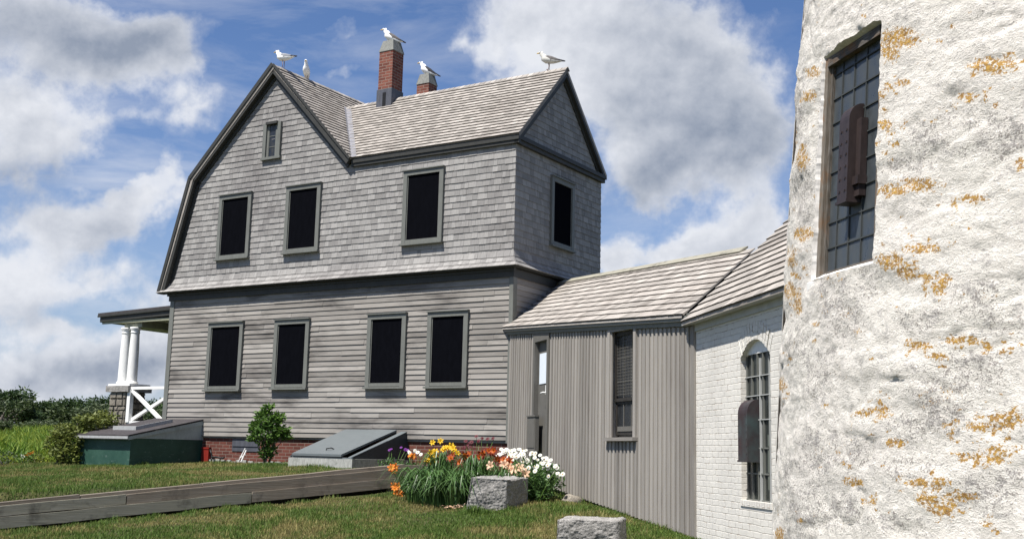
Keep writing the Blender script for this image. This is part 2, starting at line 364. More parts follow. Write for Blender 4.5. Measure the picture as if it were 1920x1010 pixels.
MT['gull_grey'] = paint('pale_grey_feather', (.23, .24, .26, 1), .7, .1, .0)
MT['gull_slate'] = paint('slate_feather', (.035, .035, .042, 1), .7, .1, .0)
MT['gull_brown'] = paint('brown_grey_feather', (.12, .11, .105, 1), .7, .25, .0, scale=20)
MT['gull_cream'] = paint('cream_grey_feather', (.55, .54, .50, 1), .7, .1, .0)
MT['bill'] = paint('yellow_bill', (.55, .36, .05, 1), .5, .05, 0)
MT['gull_leg'] = paint('pinkish_leg', (.30, .20, .17, 1), .6, .05, 0)
def petal(name, c1, c2): return m_leaf(name, c1, c2, .35, .55)
MT['p_yellow'] = petal('yellow_petal', (.70, .38, .012, 1), (.85, .60, .03, 1))
MT['p_orange'] = petal('orange_petal', (.65, .15, .015, 1), (.85, .26, .03, 1))
MT['p_rust'] = petal('rust_red_petal', (.10, .010, .005, 1), (.30, .035, .008, 1))
MT['p_rust2'] = petal('deep_orange_throat', (.40, .07, .008, 1), (.60, .16, .02, 1))
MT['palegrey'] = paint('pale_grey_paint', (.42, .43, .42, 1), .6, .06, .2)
MT['cap'] = paint('dark_chimney_cement', (.19, .195, .18, 1), .85, .25, .6, (.10, .10, .09, 1), 7, .3)
MT['p_throat'] = petal('orange_throat', (.75, .25, .02, 1), (.85, .38, .05, 1))
MT['p_peach'] = petal('peach_petal', (.80, .48, .30, 1), (.86, .64, .46, 1))
MT['p_white'] = petal('white_petal', (.80, .80, .74, 1), (.88, .88, .83, 1))
MT['p_purple'] = petal('purple_petal', (.14, .02, .22, 1), (.28, .06, .38, 1))
MT['p_maroon'] = petal('maroon_petal', (.07, .008, .015, 1), (.16, .02, .03, 1))

# ------------------------------------------------------------------ lay of the land
WA = atY(750, 871, 19.0); WB = atY(0, 941, 15.8)
wd = (WB-WA); WLEN = np.linalg.norm(wd[:2]); wt = wd/WLEN; wn = np.array([-wt[1], wt[0], 0])   # wn points to the lower lawn side
if wn@(np.array([0, 12, 0])-WA) < 0: wn = -wn
def sm(t): t = np.clip(t, 0, 1); return t*t*(3-2*t)
def ground(X, Y):
    X = np.asarray(X, float); Y = np.asarray(Y, float)
    dx = X-C0[0]; dy = Y-C0[1]; U = dx*DU[0]+dy*DU[1]; V = dx*DV[0]+dy*DV[1]
    gu = -.41+.045*np.minimum(0, V+1.5)-.02*np.clip(U-5, 0, 7)
    gl = -.60-.08*(18.8-Y)-.055*np.clip(-.9-X, 0, 9)-.03*(.9-np.clip(X, -.9, 4)); gl = np.clip(gl, -1.9, -.42)
    s = -((X-WA[0])*wn[0]+(Y-WA[1])*wn[1])           # >0 behind the timbers
    al = (X-WA[0])*wt[0]+(Y-WA[1])*wt[1]              # along the timbers from their right end
    wdt = np.where(al < 0, .35+np.clip(-al, 0, 3)*1.2, .35)
    k = sm((s-.10)/wdt)
    h = gl+(gu-gl)*k
    ssh = (X-SA[0])*SN[0]+(Y-SA[1])*SN[1]; h = h-.07*(1-sm((ssh-.05)/.5))*(Y < 21.5)
    h = h+.025*np.sin(X*1.3+.4)*np.sin(Y*.9)+.012*np.sin(X*3.1+Y*2.3)
    far = np.hypot(X, Y)
    rise = sm((far-32)/45)*1.1
    h = np.where(far > 30, h*(1-sm((far-30)/20))+(-.75)*sm((far-30)/20), h)+rise
    return h
def gz(x, y): return float(ground(x, y))
def build_ground():
    xs = np.unique(np.concatenate([np.arange(-14, 8, .16), np.arange(-60, 60, 3.), [-3000, -1000, -400, -200, -100, 100, 200, 400, 1000, 3000]]))
    ys = np.unique(np.concatenate([np.arange(10, 30, .16), np.arange(-20, 100, 3.), [-3000, -1000, -300, -100, 140, 200, 400, 1000, 3000]]))
    X, Y = np.meshgrid(xs, ys); Hh = ground(X, Y)
    nx, ny = len(xs), len(ys); v = np.stack([X, Y, Hh], -1).reshape(-1, 3)
    i = np.arange(nx-1); j = np.arange(ny-1); I, J = np.meshgrid(i, j); a = (J*nx+I).ravel()
    f = np.stack([a, a+1, a+nx+1, a+nx], 1)
    me = bpy.data.meshes.new('lawn'); me.from_pydata(v.tolist(), [], f.tolist()); me.polygons.foreach_set('use_smooth', [True]*len(f))
    m = NT('lawn_soil'); ob = m.obj(); n = m.noise(ob, .55, 5, .65); n2 = m.noise(ob, 9, 5, .7)
    c = m.mix(m.ramp(n, [(.38, 0.0), (.62, 1.0)]), (.032, .05, .010, 1), (.105, .085, .035, 1))
    m.color(m.mix(m.ramp(n2, [(.4, 0.0), (.7, .6)]), c, (.03, .03, .012, 1))); m.rough(.95); m.bump(n2, .8, .03)
    me.materials.append(m.mat); o = link('lawn', me, None, (0, 0, 0)); o['kind'] = 'structure'
build_ground()
def m_grass(name, g1, g2, d1, d2, thr):
    m = NT(name); r = m.attr('rnd'); ob = m.obj()
    n = m.noise(m.mapv(ob, (1, 1, 0)), .55, 5, .65); n2 = m.noise(m.mapv(ob, (1, 1, 0)), 2.6, 4, .6)
    gc = m.mix(r, g1, g2); dc = m.mix(r, d1, d2)
    k = m.ramp(m.math('ADD', m.math('MULTIPLY', n, .65), m.math('MULTIPLY', n2, .35)), [(thr[0], 0.0), (thr[1], 1.0)])
    k = m.ramp(m.math('ADD', m.math('MULTIPLY', k, .75), m.math('MULTIPLY', m.math('FRACT', m.math('MULTIPLY', r, 7.31)), .45)), [(.35, 0.0), (.8, 1.0)])
    c = m.mix(k, gc, dc); m.color(c); m.rough(.6)
    tr = m.n('ShaderNodeBsdfTranslucent'); m.l(c, tr.inputs[0]); mx = m.n('ShaderNodeMixShader'); mx.inputs[0].default_value = .3
    m.l(m.b.outputs[0], mx.inputs[1]); m.l(tr.outputs[0], mx.inputs[2]); m.l(mx.outputs[0], m.out.inputs[0]); return m.mat
def blades(name, label, X, Y, hgt, wid, lean, mat, Zb=None):
    n = len(X); Zb = ground(X, Y) if Zb is None else Zb
    a = RNG.uniform(0, 2*np.pi, n); la = RNG.uniform(0, 2*np.pi, n); ll = RNG.uniform(.1, 1, n)*lean*hgt
    dx, dy = np.cos(a)*wid/2, np.sin(a)*wid/2; lx, ly = np.cos(la)*ll, np.sin(la)*ll
    P = np.empty((n, 5, 3))
    P[:, 0] = np.stack([X-dx, Y-dy, Zb-.01], 1); P[:, 1] = np.stack([X+dx, Y+dy, Zb-.01], 1)
    P[:, 2] = np.stack([X+dx*.8+lx*.35, Y+dy*.8+ly*.35, Zb+hgt*.6], 1); P[:, 3] = np.stack([X-dx*.8+lx*.35, Y-dy*.8+ly*.35, Zb+hgt*.6], 1)
    P[:, 4] = np.stack([X+lx, Y+ly, Zb+hgt], 1)
    me = bpy.data.meshes.new(name); me.vertices.add(5*n); me.vertices.foreach_set('co', P.reshape(-1))
    b = np.arange(n)*5
    loops = np.stack([b, b+1, b+2, b+3, b+3, b+2, b+4], 1).reshape(-1)
    me.loops.add(7*n); me.loops.foreach_set('vertex_index', loops)
    st = np.stack([np.arange(n)*7, np.arange(n)*7+4], 1).reshape(-1); me.polygons.add(2*n); me.polygons.foreach_set('loop_start', st)
    me.update(calc_edges=True)
    r = np.repeat(RNG.random(n), 2); at = me.attributes.new('rnd', 'FLOAT', 'FACE'); at.data.foreach_set('value', r)
    me.materials.append(mat); o = link(name, me, None, (0, 0, 0)); o['kind'] = 'stuff'; o['label'] = label; return o
def hframe(X, Y):
    dx = X-C0[0]; dy = Y-C0[1]; return dx*DU[0]+dy*DU[1], dx*DV[0]+dy*DV[1]
def grass():
    n = 370000
    Y = 12.6+(27.5-12.6)*RNG.random(n)**1.25; X = RNG.uniform(-.66, .20, n)*Y
    n2 = 90000; Y2 = RNG.uniform(7, 12.7, n2); Y = np.concatenate([Y, Y2]); X = np.concatenate([X, RNG.uniform(-9, 3, n2)])
    U, V = hframe(X, Y); s = -((X-WA[0])*wn[0]+(Y-WA[1])*wn[1]); al = (X-WA[0])*wt[0]+(Y-WA[1])*wt[1]
    ss = (X-SA[0])*SN[0]+(Y-SA[1])*SN[1]
    keep = ~((V > -.02) & (U < 9.8)) & ~((U > 8.2) & (U < 9.95) & (V > -2.15)) & ~((U > 2.3) & (U < 4.2) & (V > -1.95)) & (ss > -.02)
    keep &= ~((s > -.26) & (s < .28) & (al > -.1)) & (np.hypot(X-TC[0], Y-TC[1]) > 3.5) & ((X-K[0])*BN[0]+(Y-K[1])*BN[1] > 0)
    X, Y = X[keep], Y[keep]
    h = RNG.uniform(.025, .065, len(X))*(1+.5*np.sin(X*1.7)*np.sin(Y*1.3)); 
    near = np.abs((X-SA[0])*SN[0]+(Y-SA[1])*SN[1]) < .25; h[near] *= .9
    mat = m_grass('lawn_blade', (.055, .11, .016, 1), (.14, .215, .042, 1), (.19, .165, .058, 1), (.37, .315, .125, 1), (.455, .615))
    blades('lawn_grass', 'short lawn grass with dry brown patches', X, Y, h, RNG.uniform(.006, .011, len(X)), .7, mat)
    tx, ty, th = [], [], []
    def tuft(p, q, n_, hgt, spread):
        t = RNG.random(n_); x = p[0]+(q[0]-p[0])*t+RNG.normal(size=n_)*spread; y = p[1]+(q[1]-p[1])*t+RNG.normal(size=n_)*spread; tx.append(x); ty.append(y); th.append(hgt*RNG.uniform(.4, 1.2, n_)*(.6+.4*np.sin(x*9+y*7)))
    tuft(WA+wt*0-wn*.22, WA+wt*9-wn*.22, 5200, .11, .05); tuft(WA+wt*1.2+wn*.2, WA+wt*9+wn*.2, 2600, .08, .05)
    tuft(atY(868, 965, 16.1), atY(955, 968, 16.1), 700, .13, .05); tuft(atY(1035, 1012, 13.15), atY(1170, 1014, 13.15), 500, .10, .05)
    tuft(H(-9.95, -2.2, 0), H(-8.2, -2.2, 0), 700, .10, .05); tuft(H(-8.2, -2.2, 0), H(-8.2, -.1, 0), 700, .10, .05); tuft(H(-3.95, -1.92, 0), H(-2.3, -1.92, 0), 700, .09, .05); tuft(H(-8, -.2, 0), H(-4, -.2, 0), 1500, .09, .06)
    tuft(W(2.5, .12, 0), W(8, .12, 0), 1800, .10, .06)
    X, Y, h = np.concatenate(tx), np.concatenate(ty), np.concatenate(th)
    blades('grass_tufts', 'longer green grass tufts along walls, timbers and stones', X, Y, h, RNG.uniform(.007, .013, len(X)), .6, m_grass('tuft_blade', (.05, .105, .016, 1), (.14, .22, .045, 1), (.14, .15, .05, 1), (.26, .25, .10, 1), (.5, .66)))
    n = 90000
    Y = 24.5+(75-24.5)*RNG.random(n)**1.5; X = RNG.uniform(-.62, -.27, n)*Y
    U, V = hframe(X, Y); keep = (Y > 26.6+.12*(X+11)) & (U > 10.6); X, Y = X[keep], Y[keep]
    h = RNG.uniform(.30, .62, len(X))*(1+.3*np.sin(X*.9+Y*.5)); fall = np.clip((Y-26.4)/2.5, .35, 1); h *= fall
    mat = m_grass('field_blade', (.06, .13, .016, 1), (.17, .28, .03, 1), (.16, .24, .03, 1), (.34, .37, .05, 1), (.42, .62))
    blades('meadow_grass', 'tall yellow green meadow grass beyond the lawn', X, Y, h, RNG.uniform(.03, .07, len(X)), .85, mat)
grass()

# ------------------------------------------------------------------ the shingled house
house = thing('shingled_house', 'large weathered grey house with shingled upper storey, clapboard lower storey and black screened windows', 'house', H(-4.8, 2, -.45))
def build_house():
    # lower storey: core and long boards
    b = MB()
    b.box(H, -9.58, .11, -.10, 3.52, .16, 3.7); b.box(H, -9.58, -3.9, 3.52, 8, .16, 3.7)
    e = .1102
    fr = lambda a, bb, o: H(a, -.11-o, bb)
    shingles(b, fr, [(-9.48, .195), (.06, .215), (.06, 3.42), (-9.48, 3.42)], e, 1.6, 4.6, .021, .002, .198, .004, True, wob=.004)
    fr = lambda a, bb, o: H(.12+o, a, bb)
    shingles(b, fr, [(-.05, .2), (3.5, .2), (3.5, 3.42), (-.05, 3.42)], e, 1.5, 4, .02, .002, .198, .004, True)
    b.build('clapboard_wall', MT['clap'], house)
    # brick foundation
    b = MB()
    for (x0, x1, y0, y1) in ((-9.54, .08, -.07, 3.4), (-9.54, -4, 3.4, 7.9)):
        for q, du in (((H(x0, y0, -1), H(x1, y0, -1), H(x1, y0, .17), H(x0, y0, .17)), x1-x0), ((H(x1, y0, -1), H(x1, y1, -1), H(x1, y1, .17), H(x1, y0, .17)), y1-y0), ((H(x0, y1, -1), H(x0, y0, -1), H(x0, y0, .17), H(x0, y1, .17)), y1-y0)):
            b.face(q, 0, .5, [(0, 0), (du, 0), (du, 1.17), (0, 1.17)])
    fo = b.build('brick_foundation', MT['brick'], house)
    b = MB(); b.box(H, -7.30, -6.45, -.085, -.05, -.13, .14); b.box(H, -7.28, -6.47, -.1, -.08, -.02, .0); b.build('cellar_vent', MT['darkmetal'], fo)
    b = MB()
    for i in range(22):
        x = -8.2+i*.16+random.uniform(-.04, .04)
        b.box(H, x, x+random.uniform(.1, .16), -.11, -.06, -.6, -.33+random.uniform(-.04, .03))
    b.build('concrete_footing', MT['concrete'], fo)
    # corner boards and frieze under the flare
    b = MB(); b.box(H, .06, .15, -.145, -.05, .16, 3.44); b.box(H, .10, .154, -.141, .0, .16, 3.44); b.build('corner_board', MT['trim'], house)
    b = MB(); b.box(H, -9.61, -9.47, -.145, -.05, .14, 3.44); b.build('corner_board', MT['trim'], house)
    b = MB(); b.box(H, -9.66, .16, -.155, -.05, 3.40, 3.56); b.box(H, .10, .162, -.15, 3.6, 3.40, 3.56); b.box(H, -9.7, .19, -.185, -.12, 3.52, 3.575)
    b.build('frieze_board', MT['trim_dark'], house)
    b = MB()
    b.prism([H(-9.93, -.29, 3.58), H(.28, -.29, 3.58), H(.28, 3.7, 3.58), H(.1, 3.7, 3.58), H(.1, -.1, 3.58), H(-9.93, -.1, 3.58)], 0.03*Z)
    b.build('soffit', MT['trim_dark'], house)
    # upper storey core
    b = MB()
    gp = [(-9.80, 3.62), (-4.0, 3.62), (-4.0, 6.16), (-6.54, 8.70), (-9.0, 6.30)]
    b.prism([H(x, -.125, h) for x, h in gp], 8.0*DV)
    wp = [(-.125, 3.62), (3.58, 3.62), (3.58, 6.2), (1.715, 8.12), (-.125, 6.2)]
    b.prism([H(.125, y, h) for y, h in wp], 4.5*DU)
    e = .1335
    fr = lambda a, bb, o: H(a, -.13-o, bb)
    kx = lambda h: -9.92+(h-3.62)*(.86/2.74) if h < 6.33 else -9.06
    shingles(b, fr, [(-9.84, 3.83), (.14, 3.83), (.14, 6.18), (-4.0, 6.2435), (-9.0, 6.2435), (-9.05, 6.20)], e, .07, .2, .016, .004, 3.84, .003, wob=.003)
    shingles(b, fr, [(-9.02, 6.2435), (-4.0, 6.2435), (-6.54, 8.75), (-9.0, 6.34)], e, .07, .2, .016, .004, 6.2435, .003, wob=.003)
    fr = lambda a, bb, o: H(.13+o, a, bb)
    shingles(b, fr, [(-.14, 3.83), (3.58, 3.83), (3.58, 6.18), (-.14, 6.18)], e, .07, .2, .016, .004, 3.84, .003, wob=.003)
    shingles(b, fr, [(-.16, 6.22), (3.6, 6.22), (1.715, 8.14)], e, .07, .2, .016, .004, 6.15, .003, wob=.003)
    # flare at the foot, two courses kicking out, mitred at the corner
    def flare(y0, h0, y1, h1, n):
        L = math.hypot(y1-y0, h1-h0)
        fr = lambda a, bb, o: H(a, -(y0+(y1-y0)*bb/L)-o, h0+(h1-h0)*bb/L+o*.5)
        shingles(b, fr, [(-9.94, 0), (y0, 0), (y1, L), (-9.84, L)], L/n, .07, .2, .014, .003, 0, .003)
        fr = lambda a, bb, o: H((y0+(y1-y0)*bb/L)+o, a, h0+(h1-h0)*bb/L+o*.5)
        shingles(b, fr, [(-y0, 0), (3.60, 0), (3.58, L), (-y1, L)], L/n, .07, .2, .014, .003, 0, .003)
    flare(.318, 3.60, .222, 3.695, 1); flare(.222, 3.695, .165, 3.80, 1); flare(.165, 3.80, .14, 3.93, 1)
    b.face([H(-9.92, -.28, 3.605), H(.28, -.28, 3.605), H(.13, -.13, 3.84), H(-9.84, -.13, 3.84)], 0, .4); b.face([H(.28, -.28, 3.605), H(.28, 3.6, 3.605), H(.13, 3.58, 3.84), H(.13, -.13, 3.84)], 0, .4)
    b.build('shingle_wall', MT['shingle'], house)
    # roofs -----------------------------------------------------------
    b = MB()
    ex, eh, rx, rh = -4.05, 6.275, -6.53, 8.80              # main ridge, right slope
    L = math.hypot(rx-ex, rh-eh); ax = (rx-ex)/L; ah = (rh-eh)/L
    nr = (ah, -ax)                                          # outward (x, h)
    fm = lambda a, bb, o: H(ex+ax*bb+nr[0]*o, a, eh+ah*bb+nr[1]*o)
    Lw = L*(8.23-6.275)/(rh-eh)
    shingles(b, fm, [(-.30, 0), (-.22, 0), (1.715, Lw), (-.30, Lw)], Lw/20, .08, .2, .030, .002, 0, .003, wob=.002, bm=1)
    shingles(b, fm, [(-.30, Lw), (8.2, Lw), (8.2, L), (-.30, L)], Lw/20, .08, .2, .030, .002, Lw, .003, wob=.002, bm=1)
    b.prism([fm(-.22, 0, -.005), fm(1.715, Lw, -.005), fm(8.2, Lw, -.005), fm(8.2, L, -.005), fm(-.28, L, -.005), fm(-.28, 0, -.005)], (fm(0, 0, -.06)-fm(0, 0, 0)))
    # main left upper slope and steep lower slope
    b.prism([H(-9.05, -.29, 6.34), H(-9.05, 8.2, 6.34), H(-6.53, 8.2, 8.80), H(-6.53, -.29, 8.80)], H(.05, 0, -.05)-H(0, 0, 0))
    b.prism([H(-9.89, -.29, 3.63), H(-9.89, 8.2, 3.63), H(-9.03, 8.2, 6.35), H(-9.03, -.29, 6.35)], H(.07, 0, -.02)-H(0, 0, 0))
    fl = lambda a, bb, o: H(-9.06+.7155*bb-.6986*o, -a, 6.335+.6986*bb+.7155*o)
    shingles(b, fl, [(-8.2, 0), (.30, 0), (.30, 3.53), (-8.2, 3.53)], .145, .1, .3, .016, .004, 0, .004)
    # wing front slope
    y0, h0, y1, h1 = -.23, 6.275, 1.715, 8.23
    Lq = math.hypot(y1-y0, h1-h0); ay = (y1-y0)/Lq; ahh = (h1-h0)/Lq
    fw = lambda a, bb, o: H(a, y0+ay*bb-ahh*o, h0+ahh*bb+ay*o)
    shingles(b, fw, [(-4.03, 0), (.26, 0), (.26, Lq), (-5.95, Lq)], Lq/21, .08, .2, .030, .002, 0, .003, wob=.002, bm=1)
    b.prism([fw(-4.05, 0, -.005), fw(.25, 0, -.005), fw(.25, Lq, -.005), fw(-5.95, Lq, -.005)], fw(0, 0, -.06)-fw(0, 0, 0))
    b.prism([H(.25, 1.715, 8.225), H(.25, 3.66, 6.27), H(-4, 3.66, 6.27), H(-5.9, 1.715, 8.225)], H(0, -.04, -.045)-H(0, 0, 0))
    # ridge caps
    for (p, q) in ((H(-6.53, -.30, 8.83), H(-6.53, 8.2, 8.83)), (H(.265, 1.715, 8.26), H(-5.95, 1.715, 8.26))):
        n = 44
        for i in range(n):
            p0 = p+(q-p)*i/n; p1 = p+(q-p)*(i+1)/n
            d = (q-p)/np.linalg.norm(q-p); sdv = np.cross(d, Z)
            for sg in (-1, 1):
                o = sdv*sg*.085-.075*Z; li = .012*Z
                b.hexa([p0+o, p0, p1-li*.8, p1+o-li*.8, p0+o+li, p0+li, p1+li*.2, p1+o+li*.2], 0)
    roof = b.build('roof', [MT['roof'], MT['butt']], house)
    # rake boards, fascias
    b = MB()
    def rake(p, q, w, drop, th, yf, yb):
        (x0, hh0), (x1, hh1) = p, q
        d = np.array([x1-x0, hh1-hh0]); d /= np.linalg.norm(d); n = np.array([d[1], -d[0]])
        if n[1] > 0: n = -n
        a0 = (x0+n[0]*drop, hh0+n[1]*drop); a1 = (x1+n[0]*drop, hh1+n[1]*drop); c0 = (a0[0]+n[0]*w, a0[1]+n[1]*w); c1 = (a1[0]+n[0]*w, a1[1]+n[1]*w)
        P = lambda a, y: H(a[0], y, a[1])
        b.hexa([P(a0, yf), P(a1, yf), P(a1, yb), P(a0, yb), P(c0, yf), P(c1, yf), P(c1, yb), P(c0, yb)])
    for (p, q) in (((-9.07, 6.34), (-6.53, 8.82)), ((-4.06, 6.26), (-6.53, 8.82)), ((-9.87, 3.62), (-9.055, 6.36))):
        rake(p, q, .13, .012, .1, -.28, -.14); rake(p, q, .21, .014, .1, -.175, -.13)
    for (p, q, w_) in (((-9.07, 6.34), (-6.53, 8.82), .075), ((-4.06, 6.26), (-6.53, 8.82), .03), ((-9.87, 3.62), (-9.055, 6.36), .07)): rake(p, q, w_+.02, -w_, .1, -.312, -.275)
    rk = b.build('rake_board', MT['trim_dark'], house)
    b = MB()
    b.box(H, -4.08, .24, -.20, -.12, 6.10, 6.215); b.box(H, -4.07, .242, -.222, -.19, 6.17, 6.262)
    b.box(H, .13, .215, -.20, 3.63, 6.10, 6.215); b.box(H, .13, .248, -.218, 3.65, 6.18, 6.265)
    b.build('eave_fascia', MT['trim_dark'], house)
    b = MB()
    for (ya, yb_, hb) in ((-.23, 1.715, 6.275), (3.66, 1.715, 6.275)):
        d = np.array([yb_-ya, 8.23-hb]); d /= np.linalg.norm(d); n = np.array([abs(d[1])*(1 if ya < 1 else -1), -abs(d[0])])
        P = lambda y, h, x: H(x, y, h)
        for (x0, x1, w, dr) in ((.245, .14, .12, .012), (.175, .135, .19, .014)):
            A = (ya+n[0]*dr, hb+n[1]*dr); B = (yb_+n[0]*dr, 8.23+n[1]*dr); Cc = (A[0]+n[0]*w, A[1]+n[1]*w); D = (B[0]+n[0]*w, B[1]+n[1]*w)
            b.hexa([P(*A, x0), P(*B, x0), P(*B, x1), P(*A, x1), P(*Cc, x0), P(*D, x0), P(*D, x1), P(*Cc, x1)])
    b.build('rake_board', MT['trim_dark'], house)
    # valley flashing
    b = MB()
    n = 14
    for i in range(n):
        for k in (0, 1):
            t = i/n if k == 0 else (i+1)/n
            w1 = .15
            if k == 0:
                A0 = fw(-4.05-1.9*t+.0, Lq*t, .034); A1 = fw(-4.05-1.9*t+w1, Lq*t, .026); A2 = fm(-.22+1.935*t-.09, Lw*t, .034)
            else:
                B0 = fw(-4.05-1.9*t+.0, Lq*t, .030); B1 = fw(-4.05-1.9*t+w1, Lq*t, .022); B2 = fm(-.22+1.935*t-.09, Lw*t, .030)
        b.face([A0, A1, B1, B0]); b.face([A2, A0, B0, B2])
    b.build('valley_flashing', MT['metal'], roof)
    # windows ----------------------------------------------------------
    def window(fr, a0, a1, h0, h1, cas=.095, base=0.0, prot=.05):
        # fr(a, out, h)
        q = MB(); q.box(fr, a0+cas*.8, a1-cas*.8, base-.02, base+prot*.45, h0+.02+cas*.8, h1-cas*.8); w = q.build('window', MT['screen'], house)
        q = MB()
        q.box(fr, a0, a1, base-.02, base+prot, h1-cas, h1); q.box(fr, a0, a0+cas, base-.02, base+prot, h0+.04, h1-cas-.001); q.box(fr, a1-cas, a1, base-.02, base+prot, h0+.04, h1-cas-.001)
        q.box(fr, a0+cas, a1-cas, base-.02, base+prot*.9, h0+.05, h0+.04+cas*.8)
        q.box(fr, a0-.012, a1+.012, base-.02, base+prot+.03, h1+.001, h1+.022)
        i = cas+.001; q.box(fr, a0+i, a0+i+.02, base, base+prot*.62, h0+.05+cas*.8, h1-cas-.002); q.box(fr, a1-i-.02, a1-i, base, base+prot*.62, h0+.05+cas*.8, h1-cas-.002)
        q.build('frame', MT['trim'], w)
        q = MB(); q.box(fr, a0-.025, a1+.025, base-.02, base+prot+.045, h0, h0+.038); q.build('sill', MT['trim'], w)
        return w
    ff = lambda a, o, h: H(a, -o, h)
    fs = lambda a, o, h: H(o, a, h)
    for (u0, u1, h0, h1) in ((-8.24, -7.08, 1.215, 2.80), (-6.14, -5.07, 1.235, 2.785), (-3.47, -2.41, 1.23, 2.79), (-1.90, -.86, 1.225, 2.775)):
        window(ff, u0+.02, u1-.02, h0, h1, .1, .125, .055)
    for (u0, u1, h0, h1) in ((-8.131, -7.056, 4.277, 5.84), (-5.995, -4.93, 4.271, 5.836), (-2.645, -1.575, 4.213, 5.821)):
        window(ff, u0+.015, u1-.015, h0, h1, .1, .14, .055)
    window(fs, 1.255, 2.24, 4.25, 5.75, .1, .14, .055)
    # attic light
    q = MB(); q.box(ff, -6.74, -6.33, .13, .15, 6.63, 7.42); w = q.build('window', MT['glass'], house)
    q = MB()
    q.box(ff, -6.81, -6.71, .12, .20, 6.62, 7.44); q.box(ff, -6.36, -6.26, .12, .20, 6.62, 7.44); q.box(ff, -6.84, -6.23, .12, .215, 6.56, 6.62)
    q.box(ff, -6.71, -6.65, .13, .165, 6.62, 7.44); q.box(ff, -6.43, -6.36, .13, .165, 6.62, 7.44)
    q.build('frame', MT['trim'], w)
    q = MB(); q.box(ff, -6.71, -6.36, .12, .235, 7.40, 7.46)
    q.build('lintel', MT['trim_dark'], w)
    q = MB()
    for hh in (6.86, 7.12): q.box(ff, -6.65, -6.43, .15, .158, hh, hh+.014)
    q.box(ff, -6.648, -6.636, .15, .16, 6.63, 7.4); q.box(ff, -6.444, -6.432, .15, .16, 6.63, 7.4)
    q.build('muntin', MT['trim'], w)
    # chimneys -----------------------------------------------------------
    def chimney(x0, x1, y0, y1, hb, hl, hbr, ht, notch):
        q = MB()
        for (a, c, du) in (((x0, y0), (x1, y0), x1-x0), ((x1, y0), (x1, y1), y1-y0), ((x1, y1), (x0, y1), x1-x0), ((x0, y1), (x0, y0), y1-y0)):
            q.face([H(*a, hb), H(*c, hb), H(*c, hbr), H(*a, hbr)], 0, .5, [(0, 0), (du, 0), (du, hbr-hb), (0, hbr-hb)])
        q.face([H(x0, y0, hbr), H(x1, y0, hbr), H(x1, y1, hbr), H(x0, y1, hbr)])
        c = q.build('chimney', MT['brick2'], house)
        q = MB(); s = .13*(x1-x0); t = .13*(y1-y0)
        q.hexa([H(x0-.015, y0-.015, hbr-.005), H(x1+.015, y0-.015, hbr-.005), H(x1+.015, y1+.015, hbr-.005), H(x0-.015, y1+.015, hbr-.005), H(x0+s, y0+t, ht), H(x1-s, y0+t, ht), H(x1-s, y1-t, ht), H(x0+s, y1-t, ht)])
        q.build('cap', MT['cap'], c)
        if hl:
            q = MB(); q.box(H, x0-.02, x1+.02, y0-.02, y1+.02, 7.6, hl); q.build('flashing', MT['darkmetal'], c)
        if notch:
            q = MB(); q.box(H, x0+.17, x1-.15, y0-.03, y0-.015, 8.0, 8.36); q.build('cleanout', MT['black'], c)
    chimney(-4.81, -4.40, 1.5, 1.91, 7.6, 8.45, 9.41, 9.69, True); chimney(-4.79, -4.42, 3.0, 3.35, 6.4, None, 9.04, 9.31, False)
    # porch ----------------------------------------------------------------
    b = MB(); th = .045
    b.prism([H(-9.72, .17, 3.30), H(-9.72, 8, 3.30), H(-12.66, 8, 3.22), H(-12.66, .17, 3.22)], .06*Z)
    po = b.build('porch_roof', MT['felt'], house)
    b = MB(); b.hexa([H(-12.6, .2, 3.06), H(-9.74, .2, 3.12), H(-9.74, .24, 3.12), H(-12.6, .24, 3.06), H(-12.6, .2, 3.22), H(-9.74, .2, 3.30), H(-9.74, .24, 3.30), H(-12.6, .24, 3.22)])
    b.box(H, -12.62, -12.56, .22, 8, 3.05, 3.22); b.hexa([H(-12.66, .16, 3.175), H(-9.74, .16, 3.25), H(-9.74, .2, 3.25), H(-12.66, .2, 3.175), H(-12.66, .16, 3.225), H(-9.74, .16, 3.305), H(-9.74, .2, 3.305), H(-12.66, .2, 3.225)])
    b.build('fascia', MT['trim_dark'], po)
    b = MB(); b.box(H, -12.5, -9.74, .26, 8, 3.055, 3.075); b.box(H, -11.75, -11.1, .3, 8, 2.88, 3.05); b.box(H, -12.55, -9.76, .235, .27, 3.0, 3.075); b.build('ceiling', MT['soffit'], po)
    for cx, cy in ((-11.73, .36), (-11.37, .34)):
        q = MB(); q.lathe(H(cx, cy, 1.45), [(.15, 0), (.16, .03), (.15, .06), (.128, .075), (.128, .1), (.125, .5), (.12, .9), (.105, 1.26), (.105, 1.28), (.116, 1.29), (.116, 1.31), (.108, 1.315), (.108, 1.35), (.14, 1.40), (.14, 1.43)], 24)
        q.build('porch_column', MT['white'], house)
    q = MB(); q.box(H, -11.95, -11.15, .1, .75, 1.40, 1.452); q.build('plinth', MT['white'], house)
    q = MB(); q.box(H, -11.86, -11.28, .14, .7, -.55, 1.25); pier = q.build('stone_pier', MT['mortar'], house)
    q = MB()
